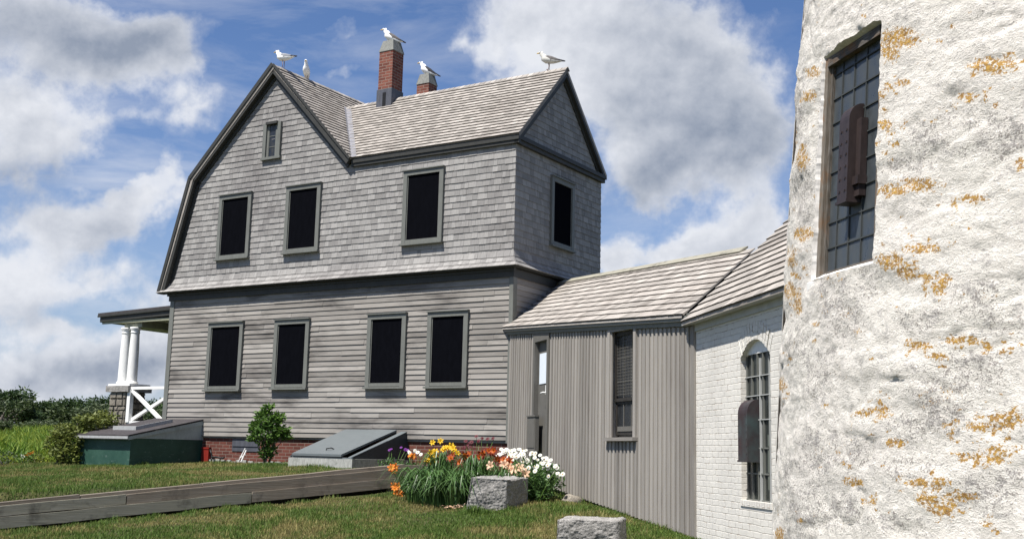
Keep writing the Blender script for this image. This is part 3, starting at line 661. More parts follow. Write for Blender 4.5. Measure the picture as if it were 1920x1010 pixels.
    for face in (0, 1, 2):
        h = -.5
        while h < 1.22:
            rh_ = random.uniform(.09, .2); a = -.01
            span = .58 if face == 0 else .56
            while a < span:
                w_ = random.uniform(.1, .32); w_ = min(w_, span+.02-a)
                if w_ > .05:
                    dpt = random.uniform(.015, .045); gpp = .012
                    def P(u, o, z, face=face):
                        if face == 0: return H(-11.86+u, .14-o, z)
                        if face == 1: return H(-11.28+o, .14+u, z)
                        return H(-11.86-o, .7-u, z)
                    A = a+gpp; B = a+w_-gpp; l = h+gpp; t_ = min(h+rh_, 1.25)-gpp; c_ = .014
                    jj = lambda: random.uniform(-.006, .006)
                    fpts = [P(A+c_+jj(), dpt, l+c_+jj()), P(B-c_+jj(), dpt, l+c_+jj()), P(B-c_+jj(), dpt, t_-c_+jj()), P(A+c_+jj(), dpt, t_-c_+jj())]
                    bpts = [P(A, -.01, l), P(B, -.01, l), P(B, -.01, t_), P(A, -.01, t_)]
                    rr = random.random(); q.face(fpts, 0, rr)
                    for i in range(4): q.face([fpts[(i+1) % 4], fpts[i], bpts[i], bpts[(i+1) % 4]], 0, rr)
                a += w_
            h += rh_
    q.build('stone_facing', MT['fieldstone'], pier)
    q = MB(); q.box(H, -11.98, -11.14, .06, .8, 1.25, 1.40); q.build('cap', MT['granite'], pier)
    q = MB()
    def rb(p, r_, w_=.06): q.bar(H(*p), H(*r_), w_, w_, DV)
    rb((-11.24, .17, 1.34), (-9.62, .17, 1.34), .07); rb((-11.17, .17, .5), (-11.17, .17, 1.3), .11); rb((-11.10, .17, 1.28), (-9.9, .17, .50), .075); rb((-11.10, .21, .56), (-9.7, .21, 1.20), .075); rb((-11.2, .17, .5), (-9.72, .17, .5), .06)
    q.build('porch_railing', MT['white'], house)
    q = MB(); q.box(H, -12.3, -9.74, .1, 8, -.2, .42); q.build('porch_floor', MT['trim_dark'], house)
build_house()

# ------------------------------------------------------------------ covered walkway
def build_walkway():
    L0, L1 = -.35, 8.25
    eav = lambda s: 2.388-.0786*(s+.096)+.008           # underside of the eave
    top = lambda s: eav(s)-.135
    bot = lambda s: -.60-.0752*(s-3.205)
    wk = thing('covered_walkway', 'narrow grey board and batten passage with shingled roof running down to the white brick building', 'covered walkway', W(4, -.7, bot(4)))
    b = MB()
    dx0, dx1, wx0, wx1 = 1.76, 2.50, 5.43, 6.32
    def panel(s0, s1, h0f, h1f):
        n = 1
        b.hexa([W(s0, -.04, h0f(s0)), W(s1, -.04, h0f(s1)), W(s1, 0, h0f(s1)), W(s0, 0, h0f(s0)), W(s0, -.04, h1f(s0)), W(s1, -.04, h1f(s1)), W(s1, 0, h1f(s1)), W(s0, 0, h1f(s0))])
    hi = lambda s: top(s)+.1
    s = .1; pitch = .137
    while s < 8.2:
        s1 = min(s+pitch, 8.2); mid = (s+s1)/2
        segs = [(lambda q: bot(q)+random.uniform(0, .0), hi)]
        if dx0-.10 < mid < dx1+.08: segs = [(lambda q: 2.05, hi)]
        elif wx0-.02 < mid < wx1+.02: segs = [(lambda q: bot(q), lambda q: .20), (lambda q: 1.83, hi)]
        for lo, up in segs:
            sag = random.uniform(-.006, .006)
            r = random.random()
            b.hexa([W(s, -.03, lo(s)+sag), W(s1-.010, -.03, lo(s1)+sag), W(s1-.010, sag*.5, lo(s1)+sag), W(s, sag*.5, lo(s)+sag), W(s, -.03, up(s)), W(s1-.010, -.03, up(s1)), W(s1-.010, sag*.5, up(s1)), W(s, sag*.5, up(s))], 0, r)
            if up is hi and lo(s) < 2 or True:
                r2 = random.random(); wv = random.uniform(.028, .034); tt = top(s1)-.012 if up is hi else up(s1)-.02
                if not (lo(s) > 1.7):
                    b.hexa([W(s1-wv, -.005, lo(s1)-.01), W(s1+wv, -.005, lo(s1)-.01), W(s1+wv, .017, lo(s1)-.01), W(s1-wv, .017, lo(s1)-.01), W(s1-wv, -.005, tt), W(s1+wv, -.005, tt), W(s1+wv, .017, tt), W(s1-wv, .017, tt)], 0, r2)
        s += pitch
    # core behind the boards, back wall
    b.prism([W(.05, -.12, bot(0)), W(8.15, -.12, bot(8.15)), W(8.15, -.12, top(8.15)+.1), W(.05, -.12, top(.05)+.1)], -.02*SN)
    b.prism([W(-2.2, -2.85, bot(0)), W(8.15, -2.85, bot(8.15)), W(8.15, -2.85, top(8.15)+.1), W(-2.2, -2.85, top(-2.2)+.1)], -.02*SN)
    b.build('board_wall', MT['batten'], wk)
    # sill timber at the foot, dark gap
    b = MB(); b.hexa([W(.1, -.12, bot(.1)-.6), W(8.2, -.12, bot(8.2)-.6), W(8.2, -.05, bot(8.2)-.6), W(.1, -.05, bot(.1)-.6), W(.1, -.12, bot(.1)+.1), W(8.2, -.12, bot(8.2)+.1), W(8.2, -.05, bot(8.2)+.1), W(.1, -.05, bot(.1)+.1)])
    b.build('foot_beam', MT['sash'], wk)
    # fascia
    b = MB()
    def run(s0, s1, p0, p1, lo, up): b.hexa([W(s0, p0, lo(s0)), W(s1, p0, lo(s1)), W(s1, p1, lo(s1)), W(s0, p1, lo(s0)), W(s0, p0, up(s0)), W(s1, p0, up(s1)), W(s1, p1, up(s1)), W(s0, p1, up(s0))])
    run(0, 8.15, .0, .04, lambda s: top(s)-.0, lambda s: eav(s)+.03)
    run(-.02, 8.15, .04, .08, lambda s: eav(s)-.075, lambda s: eav(s)-.004)
    b.build('fascia', MT['trim'], wk)
    # roof
    b = MB()
    pw, rise = 1.47+.10, 1.06
    Lr = math.hypot(pw, rise); cp, ch = pw/Lr, rise/Lr
    fr = lambda a, bb, o: W(a, .10-cp*bb+ch*o, eav(a)+ch*bb+cp*o)
    # left end cut along the house side, right end along the brick gable
    shingles(b, fr, [(-.10, 0), (8.10, 0), (7.12, Lr), (-1.40, Lr)], Lr/11, .09, .26, .023, .003, 0, .003, wob=.004, bm=1)
    b.prism([fr(-.10, 0, -.004), fr(8.05, 0, -.004), fr(7.05, Lr, -.004), fr(-1.40, Lr, -.004)], -.03*Z)
    b.prism([W(6.93, -1.47, eav(6.93)+rise), W(-1.4, -1.47, eav(-1.4)+rise), W(-2.6, -2.95, eav(-2.6)+.02), W(6, -2.95, eav(6)+.02)], -.03*Z)
    rf = b.build('roof', [MT['roof'], MT['butt']], wk)
    b = MB()
    b.hexa([W(-1.40, -1.36, eav(-1.4)+rise-.055), W(6.9, -1.36, eav(6.9)+rise-.055), W(6.9, -1.48, eav(6.9)+rise+.03), W(-1.40, -1.48, eav(-1.4)+rise+.03), W(-1.40, -1.34, eav(-1.4)+rise-.03), W(6.9, -1.34, eav(6.9)+rise-.03), W(6.9, -1.48, eav(6.9)+rise+.055), W(-1.40, -1.48, eav(-1.4)+rise+.055)])
    b.build('ridge_board', MT['timber_pale'], rf)
    # door
    b = MB(); fw_ = lambda s, p, h: W(s, p, h)
    b.box(fw_, dx0+.03, dx1-.03, -.09, -.055, -.45, 1.98)
    d = b.build('door', MT['doorgrey'], wk)
    b = MB(); b.box(fw_, dx0+.10, dx1-.10, -.055, -.045, 1.20, 1.74); b.build('notice_sheet', MT['paper'], d)
    b = MB(); b.box(fw_, dx0+.12, dx1-.12, -.056, -.048, -.25, .40); b.build('door_panel', MT['doorgrey'], d)
    b = MB(); b.box(fw_, dx1-.16, dx1-.07, -.055, .0, 1.0, 1.16); b.tube([W(dx1-.13, -.01, 1.03), W(dx1-.13, .05, 1.03), W(dx1-.25, .055, 1.02)], [.013]*3, 8); b.build('handle', MT['white'], d)
    b = MB()
    b.box(fw_, dx0-.075, dx0+.03, -.10, .032, -.5, 2.0); b.box(fw_, dx1-.03, dx1+.075, -.10, .032, -.5, 2.0); b.hexa([W(dx0-.075, -.1, 1.95), W(dx1+.075, -.1, 1.95), W(dx1+.075, .03, 1.95), W(dx0-.075, .03, 1.95), W(dx0-.075, -.1, top(dx0)), W(dx1+.075, -.1, top(dx1)), W(dx1+.075, .03, top(dx1)), W(dx0-.075, .03, top(dx0))])
    b.build('door_frame', MT['doorgrey'], wk)
    # window
    b = MB(); b.box(fw_, wx0, wx1, -.10, -.085, .27, 1.80); w = b.build('window', MT['glass'], wk)
    b = MB()
    b.box(fw_, wx0-.09, wx0, -.11, .034, .24, top(wx0)); b.box(fw_, wx1, wx1+.09, -.11, .034, .24, top(wx1)); b.hexa([W(wx0, -.11, 1.79), W(wx1, -.11, 1.775), W(wx1, .03, 1.755), W(wx0, .03, 1.79), W(wx0, -.11, top(wx0)), W(wx1, -.11, top(wx1)), W(wx1, .03, top(wx1)), W(wx0, .03, top(wx0))])
    b.build('casing', MT['batten'], w)
    b = MB(); b.box(fw_, wx0-.11, wx1+.11, -.10, .08, .19, .24); b.build('sill', MT['batten'], w)
    b = MB()
    for (h0, h1, p) in ((.28, .78, -.07), (.76, 1.78, -.05)):
        b.box(fw_, wx0+.005, wx0+.055, p-.02, p, h0, h1); b.box(fw_, wx1-.055, wx1-.005, p-.02, p, h0, h1); b.box(fw_, wx0+.055, wx1-.055, p-.02, p, h1-.06, h1); b.box(fw_, wx0+.055, wx1-.055, p-.02, p, h0, h0+.05)
    b.build('sash', MT['sash'], w)
    b = MB()
    for a in (.29, .58): b.box(fw_, wx0+a, wx0+a+.02, -.084, -.074, .33, 1.72)
    for h in (1.05, 1.38): b.box(fw_, wx0+.05, wx1-.05, -.083, -.075, h, h+.016)
    b.box(fw_, wx0+.1, wx1-.1, -.08, -.06, .33, .40)
    b.build('muntin', MT['doorgrey'], w)
    # thin diamond mesh of the insect screen
    b = MB()
    for i in range(20):
        h = .86+i*.045; b.box(fw_, wx0+.06, wx1-.06, -.066, -.063, h, h+.006)
    for i in range(12):
        a = wx0+.08+i*.062; b.box(fw_, a, a+.005, -.063, -.060, .84, 1.74)
    b.build('insect_screen', MT['doorgrey'], w)
    # corner post by the brick
    b = MB(); b.hexa([W(8.14, -.03, bot(8.2)), W(8.23, -.03, bot(8.2)), W(8.23, .02, bot(8.2)), W(8.14, .02, bot(8.2)), W(8.14, -.03, top(8.2)), W(8.23, -.03, top(8.2)), W(8.23, .02, top(8.2)), W(8.14, .02, top(8.2))]); b.build('corner_board', MT['batten'], wk)
    # box standing on the door step
    b = MB(); b.box(fw_, 1.66, 2.12, .03, .10, .02, .62); b.box(fw_, 1.65, 2.13, .03, .115, .62, .645); b.box(fw_, 1.70, 2.08, .1, .108, .08, .58)
    tag(b.build('utility_box', MT['doorgrey']), 'flat grey utility box fixed low beside the walkway door', 'utility box')
build_walkway()

# ------------------------------------------------------------------ white brick building
def hood(name, fr, a0, a1, p0, p1, h0, h1, mats, parent):
    """metal vent hood: box with a rounded top, front face out at p1"""
    b = MB(); n = 7; R_ = (p1-p0)*.9
    prof = [(p0, h0), (p1, h0+.0)]
    for i in range(n+1):
        t = math.pi/2*i/n; prof.append((p1-R_+R_*math.cos(t), h1-R_*1.2+R_*1.2*math.sin(t)))
    prof.append((p0, h1))
    b.prism([fr(a0, p, h) for p, h in prof], fr(a1, 0, 0)-fr(a0, 0, 0))
    e = .012
    b.box(fr, a0-.008, a1+.008, p0, p1+.008, h0-.02, h0+.0)
    for hh in np.linspace(h0+.06, h1-.2, 6):
        for aa in (a0+.03, a1-.03): b.box(fr, aa-.007, aa+.007, p1, p1+.006, hh, hh+.014)
    return b.build(name, mats, parent)
def build_brickhouse():
    S1 = 4.6; eh = 1.655
    bh = thing('brick_building', 'small white painted brick building with shingled roof and tall arched window beside the tower', 'building', BK(2, -1.3, -1.2))
    b = MB()
    # front wall with an arched hole
    a0, a1, hb, hs, ht = 1.66, 2.50, -.47, 1.06, 1.26
    fr = lambda s, h: BK(s, 0, h)
    def q(p): b.face([fr(*c) for c in p], 0, .5, [(c[0], c[1]) for c in p])
    lo = -1.6
    q([(-.02, lo), (S1, lo), (S1, hb), (-.02, hb)]); q([(-.02, hb), (a0, hb), (a0, hs), (-.02, hs)]); q([(a1, hb), (S1, hb), (S1, hs), (a1, hs)])
    N_ = 12; arc = []
    for i in range(N_+1):
        t = i/N_; x = a0+(a1-a0)*t; arc.append((x, hs+(ht-hs)*math.sin(math.pi*t)**.75))
    q([(-.02, hs), (a0, hs), (a0, eh+.1), (-.02, eh+.1)]); q([(a1, hs), (S1, hs), (S1, eh+.1), (a1, eh+.1)])
    for i in range(N_): q([arc[i], arc[i+1], (arc[i+1][0], eh+.1), (arc[i][0], eh+.1)])
    dep = -.075
    ring = [(a0, hb), (a1, hb)] + arc[::-1]
    for i in range(len(ring)):
        c, d = ring[i], ring[(i+1) % len(ring)]
        b.face([BK(c[0], 0, c[1]), BK(d[0], 0, d[1]), BK(d[0], dep, d[1]), BK(c[0], dep, c[1])], 0, .5, [(0, c[1]), (.01, d[1]), (.075, d[1]), (.075, c[1])])
    # end wall (gable) facing the house
    ge = [BK(-.02, 0, lo), BK(-.02, -2.7, lo), BK(-.02, -2.7, eh+.05), BK(-.02, -1.35, eh+1.2), BK(-.02, 0, eh+.05)]
    b.face(ge, 0, .5, [(0, lo), (2.7, lo), (2.7, eh), (1.35, eh+1.2), (0, eh)])
    b.face([BK(-.02, -2.7, lo), BK(S1, -2.7, lo), BK(S1, -2.7, eh), BK(-.02, -2.7, eh)], 0, .5, [(0, lo), (S1, lo), (S1, eh), (0, eh)])
    wl = b.build('brick_wall', MT['whitebrick'], bh)
    # rough row of bricks over the arch
    b = MB()
    for i in range(13):
        t = (i+.5)/13; x = a0+(a1-a0)*t; h = hs+(ht-hs)*math.sin(math.pi*t)**.75; an = (t-.5)*1.1
        c = np.array(fr(x, h)); u = np.array([math.sin(an), math.cos(an)]); v = np.array([u[1], -u[0]])
        P = lambda k, l, o: BK(x+u[0]*l+v[0]*k, o, h+u[1]*l+v[1]*k)
        w_ = .032+random.uniform(-.003, .003); o_ = .006+random.uniform(-.002, .005)
        b.hexa([P(-w_, .004, -.01), P(w_, .004, -.01), P(w_, .20, -.01), P(-w_, .20, -.01), P(-w_, .0, o_), P(w_, 0, o_), P(w_, .2, o_), P(-w_, .2, o_)])
    b.build('brick_arch', MT['whitebrick'], wl)
    b = MB(); b.box(BK, -.0, S1, .0, .02, eh-.12, eh-.0); b.box(BK, -.02, S1, .02, .13, eh-.035, eh-.012); b.build('frieze_board', MT['palegrey'], bh)  # frieze greyed so its colour deepens the shade under the eave
    # roof
    pw, rise = 1.35+.15, 1.45
    Lr = math.hypot(pw, rise); cp, ch = pw/Lr, rise/Lr
    fr2 = lambda a, bb, o: BK(a, .15-cp*bb+ch*o, eh+ch*bb+cp*o)
    b = MB(); sa = -.05
    e_ = onplane(1277.5, 605, K+BN*.15, BN); sa = float((e_-K)@(-BD))
    shingles(b, fr2, [(sa, 0), (S1, 0), (S1, Lr), (sa, Lr)], Lr/13, .09, .24, .023, .003, 0, .003, wob=.004, bm=1)
    b.prism([fr2(sa+.02, 0, -.004), fr2(S1, 0, -.004), fr2(S1, Lr, -.004), fr2(sa+.02, Lr, -.004)], -.035*Z)
    b.prism([BK(sa, -1.35, eh+rise), BK(S1, -1.35, eh+rise), BK(S1, -2.85, eh), BK(sa, -2.85, eh)], -.035*Z)
    b.build('roof', [MT['roof'], MT['butt']], bh)
    # window of glass blocks
    b = MB(); b.box(BK, a0, a1, dep-.03, dep, hb, hs+.12); w = b.build('window', MT['blockglass'], wl.parent)
    b = MB()
    for i in range(6):
        x = a0+.03+i*(a1-a0-.06)/5; b.box(BK, x-.008, x+.008, dep, dep+.02, hb, hs+.08)
    for hh in (hb+.02, -.17, .10, .40, .66, .87): b.box(BK, a0, a1, dep, dep+.02, hh-.008, hh+.008)
    b.build('muntin', MT['trim'], w)
    b = MB()
    for hh in (.40, .66, .87): b.box(BK, a0, a1, dep+.001, dep+.024, hh-.004, hh+.004)
    for x in (a0+.5*(a1-a0), a0+.82*(a1-a0)): b.box(BK, x-.006, x+.006, dep+.001, dep+.026, hb, hs)
    b.build('pale_muntin', MT['palegrey'], w)
    b = MB()
    for (h0, h1) in ((-.33, -.19), (-.15, .08), (.12, .24)): b.box(BK, a0+.60, a0+.72, dep, dep+.014, h0, h1)
    b.build('pale_pane', MT['paleglass'], w)
    b = MB(); pts = [BK(x, dep+.02, h+.01) for x, h in arc]; b.prism([BK(a0, dep+.02, hs+.055)]+pts[2:-2]+[BK(a1, dep+.02, hs+.055)], -.03*BN); b.build('tympanum', MT['white'], w)
    b = MB(); b.box(BK, a0-.02, a1+.02, dep, .012, hb-.05, hb+.012); b.build('sill', MT['whitebrick'], w)
    hood('vent_hood', BK, 1.76, 2.03, dep+.01, .075, -.03, .62, MT['verdigris'], bh)
build_brickhouse()

# ------------------------------------------------------------------ the stone tower
def trad(h): return 3.375-.056*h-.005*h*h*(h > -1)
def on_tower(x, y):
    d = ray(x, y); lo, hi = 2., 11.
    f = lambda t: math.hypot(d[0]*t-TC[0], d[1]*t-TC[1])-trad(d[2]*t)
    t = 3.0
    while f(t) > 0 and t < 12: t += .02
    lo, hi = t-.02, t
    for _ in range(30):
        mm = (lo+hi)/2
        if f(mm) > 0: lo = mm
        else: hi = mm
    p = d*hi; return math.atan2(p[0]-TC[0], -(p[1]-TC[1])), p[2]      # angle: 0 faces -Y, positive towards +X
TA, TH = zip(*[on_tower(x, y) for x, y in ((1541, 112), (1656, 36), (1638, 490), (1523, 531))])
WA0, WA1 = (TA[0]+TA[3])/2, (TA[1]+TA[2])/2
WH1 = (TH[0]+TH[1])/2; WH0 = (TH[2]+TH[3])/2
print('tower window', TA, TH, 'width', (WA1-WA0)*trad(1.5))
def tpos(a, h, off=0): r = trad(h)+off; return np.array([TC[0]+r*math.sin(a), TC[1]-r*math.cos(a), h])
LICHEN = [(1690, 70, 40, 22), (1668, 88, 22, 34), (1870, 122, 60, 20), (1880, 118, 40, 12), (1815, 183, 26, 10), (1528, 136, 16, 12), (1520, 180, 14, 12), (1655, 233, 24, 12), (1680, 270, 14, 8), (1650, 180, 14, 10), (1508, 298, 12, 26), (1720, 345, 40, 16), (1672, 356, 36, 14), (1912, 308, 12, 18), (1820, 372, 34, 12), (1505, 438, 26, 14), (1485, 490, 12, 14), (1725, 466, 44, 12), (1670, 490, 32, 18), (1700, 508, 24, 20), (1560, 330, 8, 22), (1556, 420, 9, 40), (1555, 480, 10, 30), (1545, 505, 20, 12), (1494, 570, 12, 26), (1800, 637, 42, 11), (1718, 648, 26, 10), (1760, 668, 24, 8), (1480, 545, 12, 20), (1890, 655, 10, 9), (1848, 648, 12, 8), (1620, 772, 26, 10), (1652, 770, 18, 16), (1465, 720, 6, 16), (1830, 798, 30, 12), (1880, 788, 40, 20), (1902, 778, 16, 20), (1846, 800, 18, 10), (1678, 830, 22, 12), (1812, 855, 20, 10), (1830, 858, 16, 8), (1868, 852, 30, 22), (1780, 815, 8, 14), (1595, 903, 22, 10), (1725, 905, 30, 11), (1765, 902, 22, 8), (1808, 932, 30, 10), (1775, 950, 18, 26), (1740, 935, 30, 14), (1755, 955, 16, 14), (1850, 980, 16, 10), (1635, 940, 10, 8), (1462, 1000, 12, 16), (1740, 520, 16, 10), (1770, 520, 14, 10), (1690, 155, 12, 8), (1762, 540, 14, 18), (1860, 135, 20, 8)]
GREY = [(1870, 265, 50, 22), (1822, 285, 34, 14), (1770, 245, 30, 34), (1730, 260, 24, 30), (1880, 260, 60, 40), (1690, 310, 40, 20), (1560, 560, 30, 40), (1580, 590, 40, 40), (1820, 560, 60, 40), (1730, 600, 50, 26), (1620, 520, 26, 40), (1770, 740, 60, 70), (1800, 700, 50, 50), (1850, 690, 40, 40), (1710, 800, 50, 26), (1530, 860, 40, 60), (1500, 960, 40, 60), (1560, 960, 60, 40), (1480, 880, 20, 40), (1600, 850, 40, 30), (1700, 880, 60, 30), (1820, 900, 50, 20), (1860, 930, 60, 30), (1900, 900, 40, 20), (1660, 980, 60, 20), (1500, 200, 14, 60), (1510, 360, 16, 70), (1490, 640, 22, 40), (1530, 700, 30, 50), (1880, 600, 30, 30), (1840, 220, 50, 20)]
def build_tower():
    tw = thing('stone_tower', 'round whitewashed rubble stone lighthouse tower with orange lichen and one recessed window', 'lighthouse', (TC[0], TC[1], -1.6))
    a_edges = np.unique(np.concatenate([np.arange(-1.75, 1.0, .0062), np.arange(1.0, 2*math.pi-1.75, .12), [2*math.pi-1.75]]))
    h_edges = np.arange(-1.9, 4.9, .021); h_edges = np.concatenate([h_edges, np.arange(5.0, 9.5, .25)])
    # bend the grid columns so the window opening has straight sides
    A, Hh = np.meshgrid(a_edges, h_edges)
    nv = A.shape; pts = np.empty(nv+(3,)); lich = np.zeros(nv); grey = np.zeros(nv)
    spots = [(on_tower(x, y), x, y, sx, sy, k) for k, L_ in ((0, LICHEN), (1, GREY)) for (x, y, sx, sy) in L_]
    rl = random.Random(5)
    for (x, y, sx, sy) in LICHEN+[(1462, 690, 8, 60), (1470, 560, 14, 60), (1500, 330, 16, 80), (1515, 180, 16, 60), (1560, 420, 10, 80), (1490, 470, 20, 40)]:
        for _ in range(6):
            q = (x+rl.gauss(0, 1)*sx*1.5+4, y+rl.gauss(0, 1)*sy*1.6); z_ = rl.uniform(3, 7)
            if ray(*q)[0] < ray(1460, 800)[0]: continue
            spots.append((on_tower(*q), q[0], q[1], z_*1.3, z_*.9, 0))
    SP = []
    for (a, h), x, y, sx, sy, k in spots:
        a2, h2 = on_tower(x+6, y); a3, h3 = on_tower(x, y+6)
        J = np.linalg.inv(np.array([[(a2-a)/6, (a3-a)/6], [(h2-h)/6, (h3-h)/6]])); SP.append((a, h, J, sx, sy, k))
    for a, h, J, sx, sy, k in SP:
        da, dh = A-a, Hh-h; px = J[0, 0]*da+J[0, 1]*dh; py = J[1, 0]*da+J[1, 1]*dh
        # bands climb to the right with the perspective of the courses
        w = np.clip(1.35-np.hypot(px/sx, py/sy)*.8, 0, 1); w = w*w*(3-2*w)
        if k == 0: lich = np.maximum(lich, w)
        else: grey = np.maximum(grey, w*.8)
    dens = (A < 1.01)
    for j in range(nv[0]):
        for i in range(nv[1]):
            a, h = A[j, i], Hh[j, i]; r = trad(h)
            p = Vector((TC[0]+r*math.sin(a), TC[1]-r*math.cos(a), h)); o = 0
            if a < 1.0 and h < 4.9:
                q = Vector((a*r, h*1.0, 3.3))
                o = .030*mnoise.noise(q*1.5)+.022*mnoise.noise(Vector((a*r*2.6, h*4.2, 9)))
                n3 = mnoise.noise(Vector((a*r*7, h*8.5, 1.7))); o += .011*n3 + .007*mnoise.noise(Vector((a*r*17, h*21, 6.1))) + .005*mnoise.noise(q*38)
                n4 = mnoise.noise(Vector((a*r*1.9+.6*mnoise.noise(q*2), h*4.6, 5.2)))
                o -= .030*max(0, .12-abs(n4))/.12*max(0, mnoise.noise(q*.9+Vector((4, 4, 4)))+.25)
                ed = min(abs(a-WA0)*r if WH0-.1 < h < WH1+.1 else 9, abs(a-WA1)*r if WH0-.1 < h < WH1+.1 else 9)
                if ed < .12: o *= .55+.45*ed/.12
            if abs(h-(WH0+WH1)/2) < (WH1-WH0)/2+.35 and WA0-.12 < a < WA1+.12:
                fa = max(0, 1-min(abs(a-WA0), abs(a-WA1))*r/.09); fh = max(0, 1-min(abs(h-WH0), abs(h-WH1))/.09)
                if WH0-.06 < h < WH1+.06 and fa > 0: a = a+fa/r*(.022*mnoise.noise(Vector((h*7, a > (WA0+WA1)/2, 2)))+.012*mnoise.noise(Vector((h*23, a > (WA0+WA1)/2, 7)))); p.x, p.y = TC[0]+r*math.sin(a), TC[1]-r*math.cos(a)
                if h > (WH0+WH1)/2 and fh > 0: h = h+fh*(.025*mnoise.noise(Vector((a*r*8, 3, 2)))+.012*mnoise.noise(Vector((a*r*25, 3, 2))))
            pts[j, i] = (p.x+o*math.sin(a), p.y-o*math.cos(a), h)
    # jagged opening edge: mask cells, then snap
    wob = lambda t, s: .0
    ca = (A[:-1, :-1]+A[1:, 1:])/2; chh = (Hh[:-1, :-1]+Hh[1:, 1:])/2
    lin = lambda h: ((h-WH0)/(WH1-WH0))
    i0 = int(np.argmin(abs(a_edges-WA0))); i1 = int(np.argmin(abs(a_edges-WA1))); j0 = int(np.argmin(abs(h_edges-WH0))); j1 = int(np.argmin(abs(h_edges-WH1)))
    ny, nx = nv
    J_, I_ = np.meshgrid(np.arange(ny-1), np.arange(nx-1), indexing='ij')
    keep = ~((I_ >= i0) & (I_ < i1) & (J_ >= j0) & (J_ < j1))
    idx = (J_*nx+I_)[keep]; F = np.stack([idx, idx+1, idx+nx+1, idx+nx], 1)
    V = pts.reshape(-1, 3)-np.array([TC[0], TC[1], -1.6])
    me = bpy.data.meshes.new('tower_wall'); me.from_pydata(V.tolist(), [], F.tolist()); me.polygons.foreach_set('use_smooth', [True]*len(F))
    for nm, arr in (('lichen', lich), ('grey', grey)):
        at = me.attributes.new(nm, 'FLOAT', 'POINT'); at.data.foreach_set('value', arr.reshape(-1))
    me.materials.append(MT['rubble']); wl = link('tower_wall', me, tw)
    # reveals of the opening, following the rough edge
    b = MB(); D = .075
    def inner(a, h):
        t = (a-a_edges[i0])/(a_edges[i1]-a_edges[i0]); return wpt(t, h)
    aL, aR = a_edges[i0], a_edges[i1]; hm = (h_edges[j0]+h_edges[j1])/2
    pl = tpos(aL, hm, -D); pr = tpos(aR, hm, -D)
    tilt = (trad(h_edges[j1])-trad(h_edges[j0]))/(h_edges[j1]-h_edges[j0])
    am = (aL+aR)/2; nn = np.array([math.sin(am), -math.cos(am), 0])
    def wpt(t, h): return pl+(pr-pl)*t+nn*(h-hm)*tilt*.9+np.array([0, 0, h-hm])
    def strip(o, inn):
        for k in range(len(o)-1): b.face([o[k], o[k+1], inn[k+1], inn[k]], 0, .5, None, True)
    hl = h_edges[j0:j1+1]
    strip([pts[j, i0] for j in range(j0, j1+1)], [wpt(0.02, h) for h in hl]); strip([pts[j, i1] for j in range(j0, j1+1)][::-1], [wpt(.98, h) for h in hl][::-1])
    al = a_edges[i0:i1+1]; ts = (al-aL)/(aR-aL)
    strip([pts[j1, i] for i in range(i0, i1+1)], [wpt(t, h_edges[j1]-.03) for t in ts]); strip([pts[j0, i] for i in range(i0, i1+1)][::-1], [wpt(t, h_edges[j0]+.05) for t in ts][::-1])
    b.build('window_reveal', MT['reveal'], tw)
    # window: frame, glass blocks, muntins
    hB, hT = h_edges[j0]+.02, h_edges[j1]-.02
    Wd = np.linalg.norm(pr-pl); tv = (pr-pl)/Wd; upv = np.array([0, 0, 1.])+nn*tilt*.9
    fr = lambda a, p, h: pl+tv*a+nn*p+upv*(h-hm)
    b = MB(); b.box(fr, .0, Wd, -.05, -.005, hB, hT); w = b.build('window', MT['blockglass2'], tw)
    b = MB()
    for x in (.19, .355, .52):
        if x < Wd: b.box(fr, x-.005, x+.005, -.005, .004, hB, hT)
    for hh in np.linspace(hB+.02, hT-.14, 9): b.box(fr, .05, Wd, -.004, .005, hh-.005, hh+.005)
    b.build('muntin', MT['sash2'], w)
    b = MB()
    b.box(fr, .0, .05, -.01, .045, hB, hT); b.box(fr, .05, .075, -.01, .02, hB, hT); b.box(fr, Wd-.05, Wd, -.01, .04, hB, hT); b.box(fr, .05, Wd-.05, -.01, .05, hT-.07, hT); b.box(fr, .11, Wd-.05, -.01, .03, hB, hB+.03)
    b.build('frame', MT['oldframe'], w)
    b = MB()
    sp = [(tpos(aL-.012, h_edges[j0]+.0, .015), tpos(aR-.035, h_edges[j0]+.0, -.022))][0]
    p0, p1 = sp; inn0, inn1 = wpt(0, h_edges[j0]), wpt(1, h_edges[j0])
    b.hexa([p0-.075*Z, p1-.06*Z, inn1-.03*Z, inn0-.03*Z, p0-.012*Z, p1-.012*Z, inn1+.045*Z, inn0+.045*Z]); b.build('sill', MT['sillwhite'], w)
    hx = hm
    hd = hood('vent_hood', fr, .37, .50, .0, .11, *HOODH, MT['bronze'], tw)
    b = MB(); b.box(fr, .33, .35, .03, .035, HOODH[1]-.42, HOODH[1]-.16); b.build('bracket', MT['metal'], hd)
    b = MB(); b.box(fr, .50, .56, .0, .05, HOODH[0]+.02, HOODH[1]-.12); b.box(fr, .49, .57, .0, .07, HOODH[0]+.10, HOODH[0]+.16); b.build('side_flange', MT['bronze'], hd)
    print('tower win W', Wd, 'h', hB, hT)
def on_hood(y): d = ray(1605, y); return on_tower(1605, y)[1]
HOODH = (on_hood(375)+.03, on_hood(188)-.0)
MT['blockglass2'] = m_glass('blue_grey_glass_block', (.06, .07, .075, 1), .32)
MT['sash2'] = paint('grey_leaded_bar', (.045, .05, .05, 1), .6, .2, .3)
MT['oldframe'] = wood('flaking_window_frame', (.04, .034, .027, 1), (.15, .125, .095, 1), .9, (.20, .08, .012, 1), 40, 6, stainscale=5)
MT['sillwhite'] = paint('worn_white_sill', (.74, .73, .70, 1), .7, .08, .5, (.36, .27, .15, 1), 4, .3)
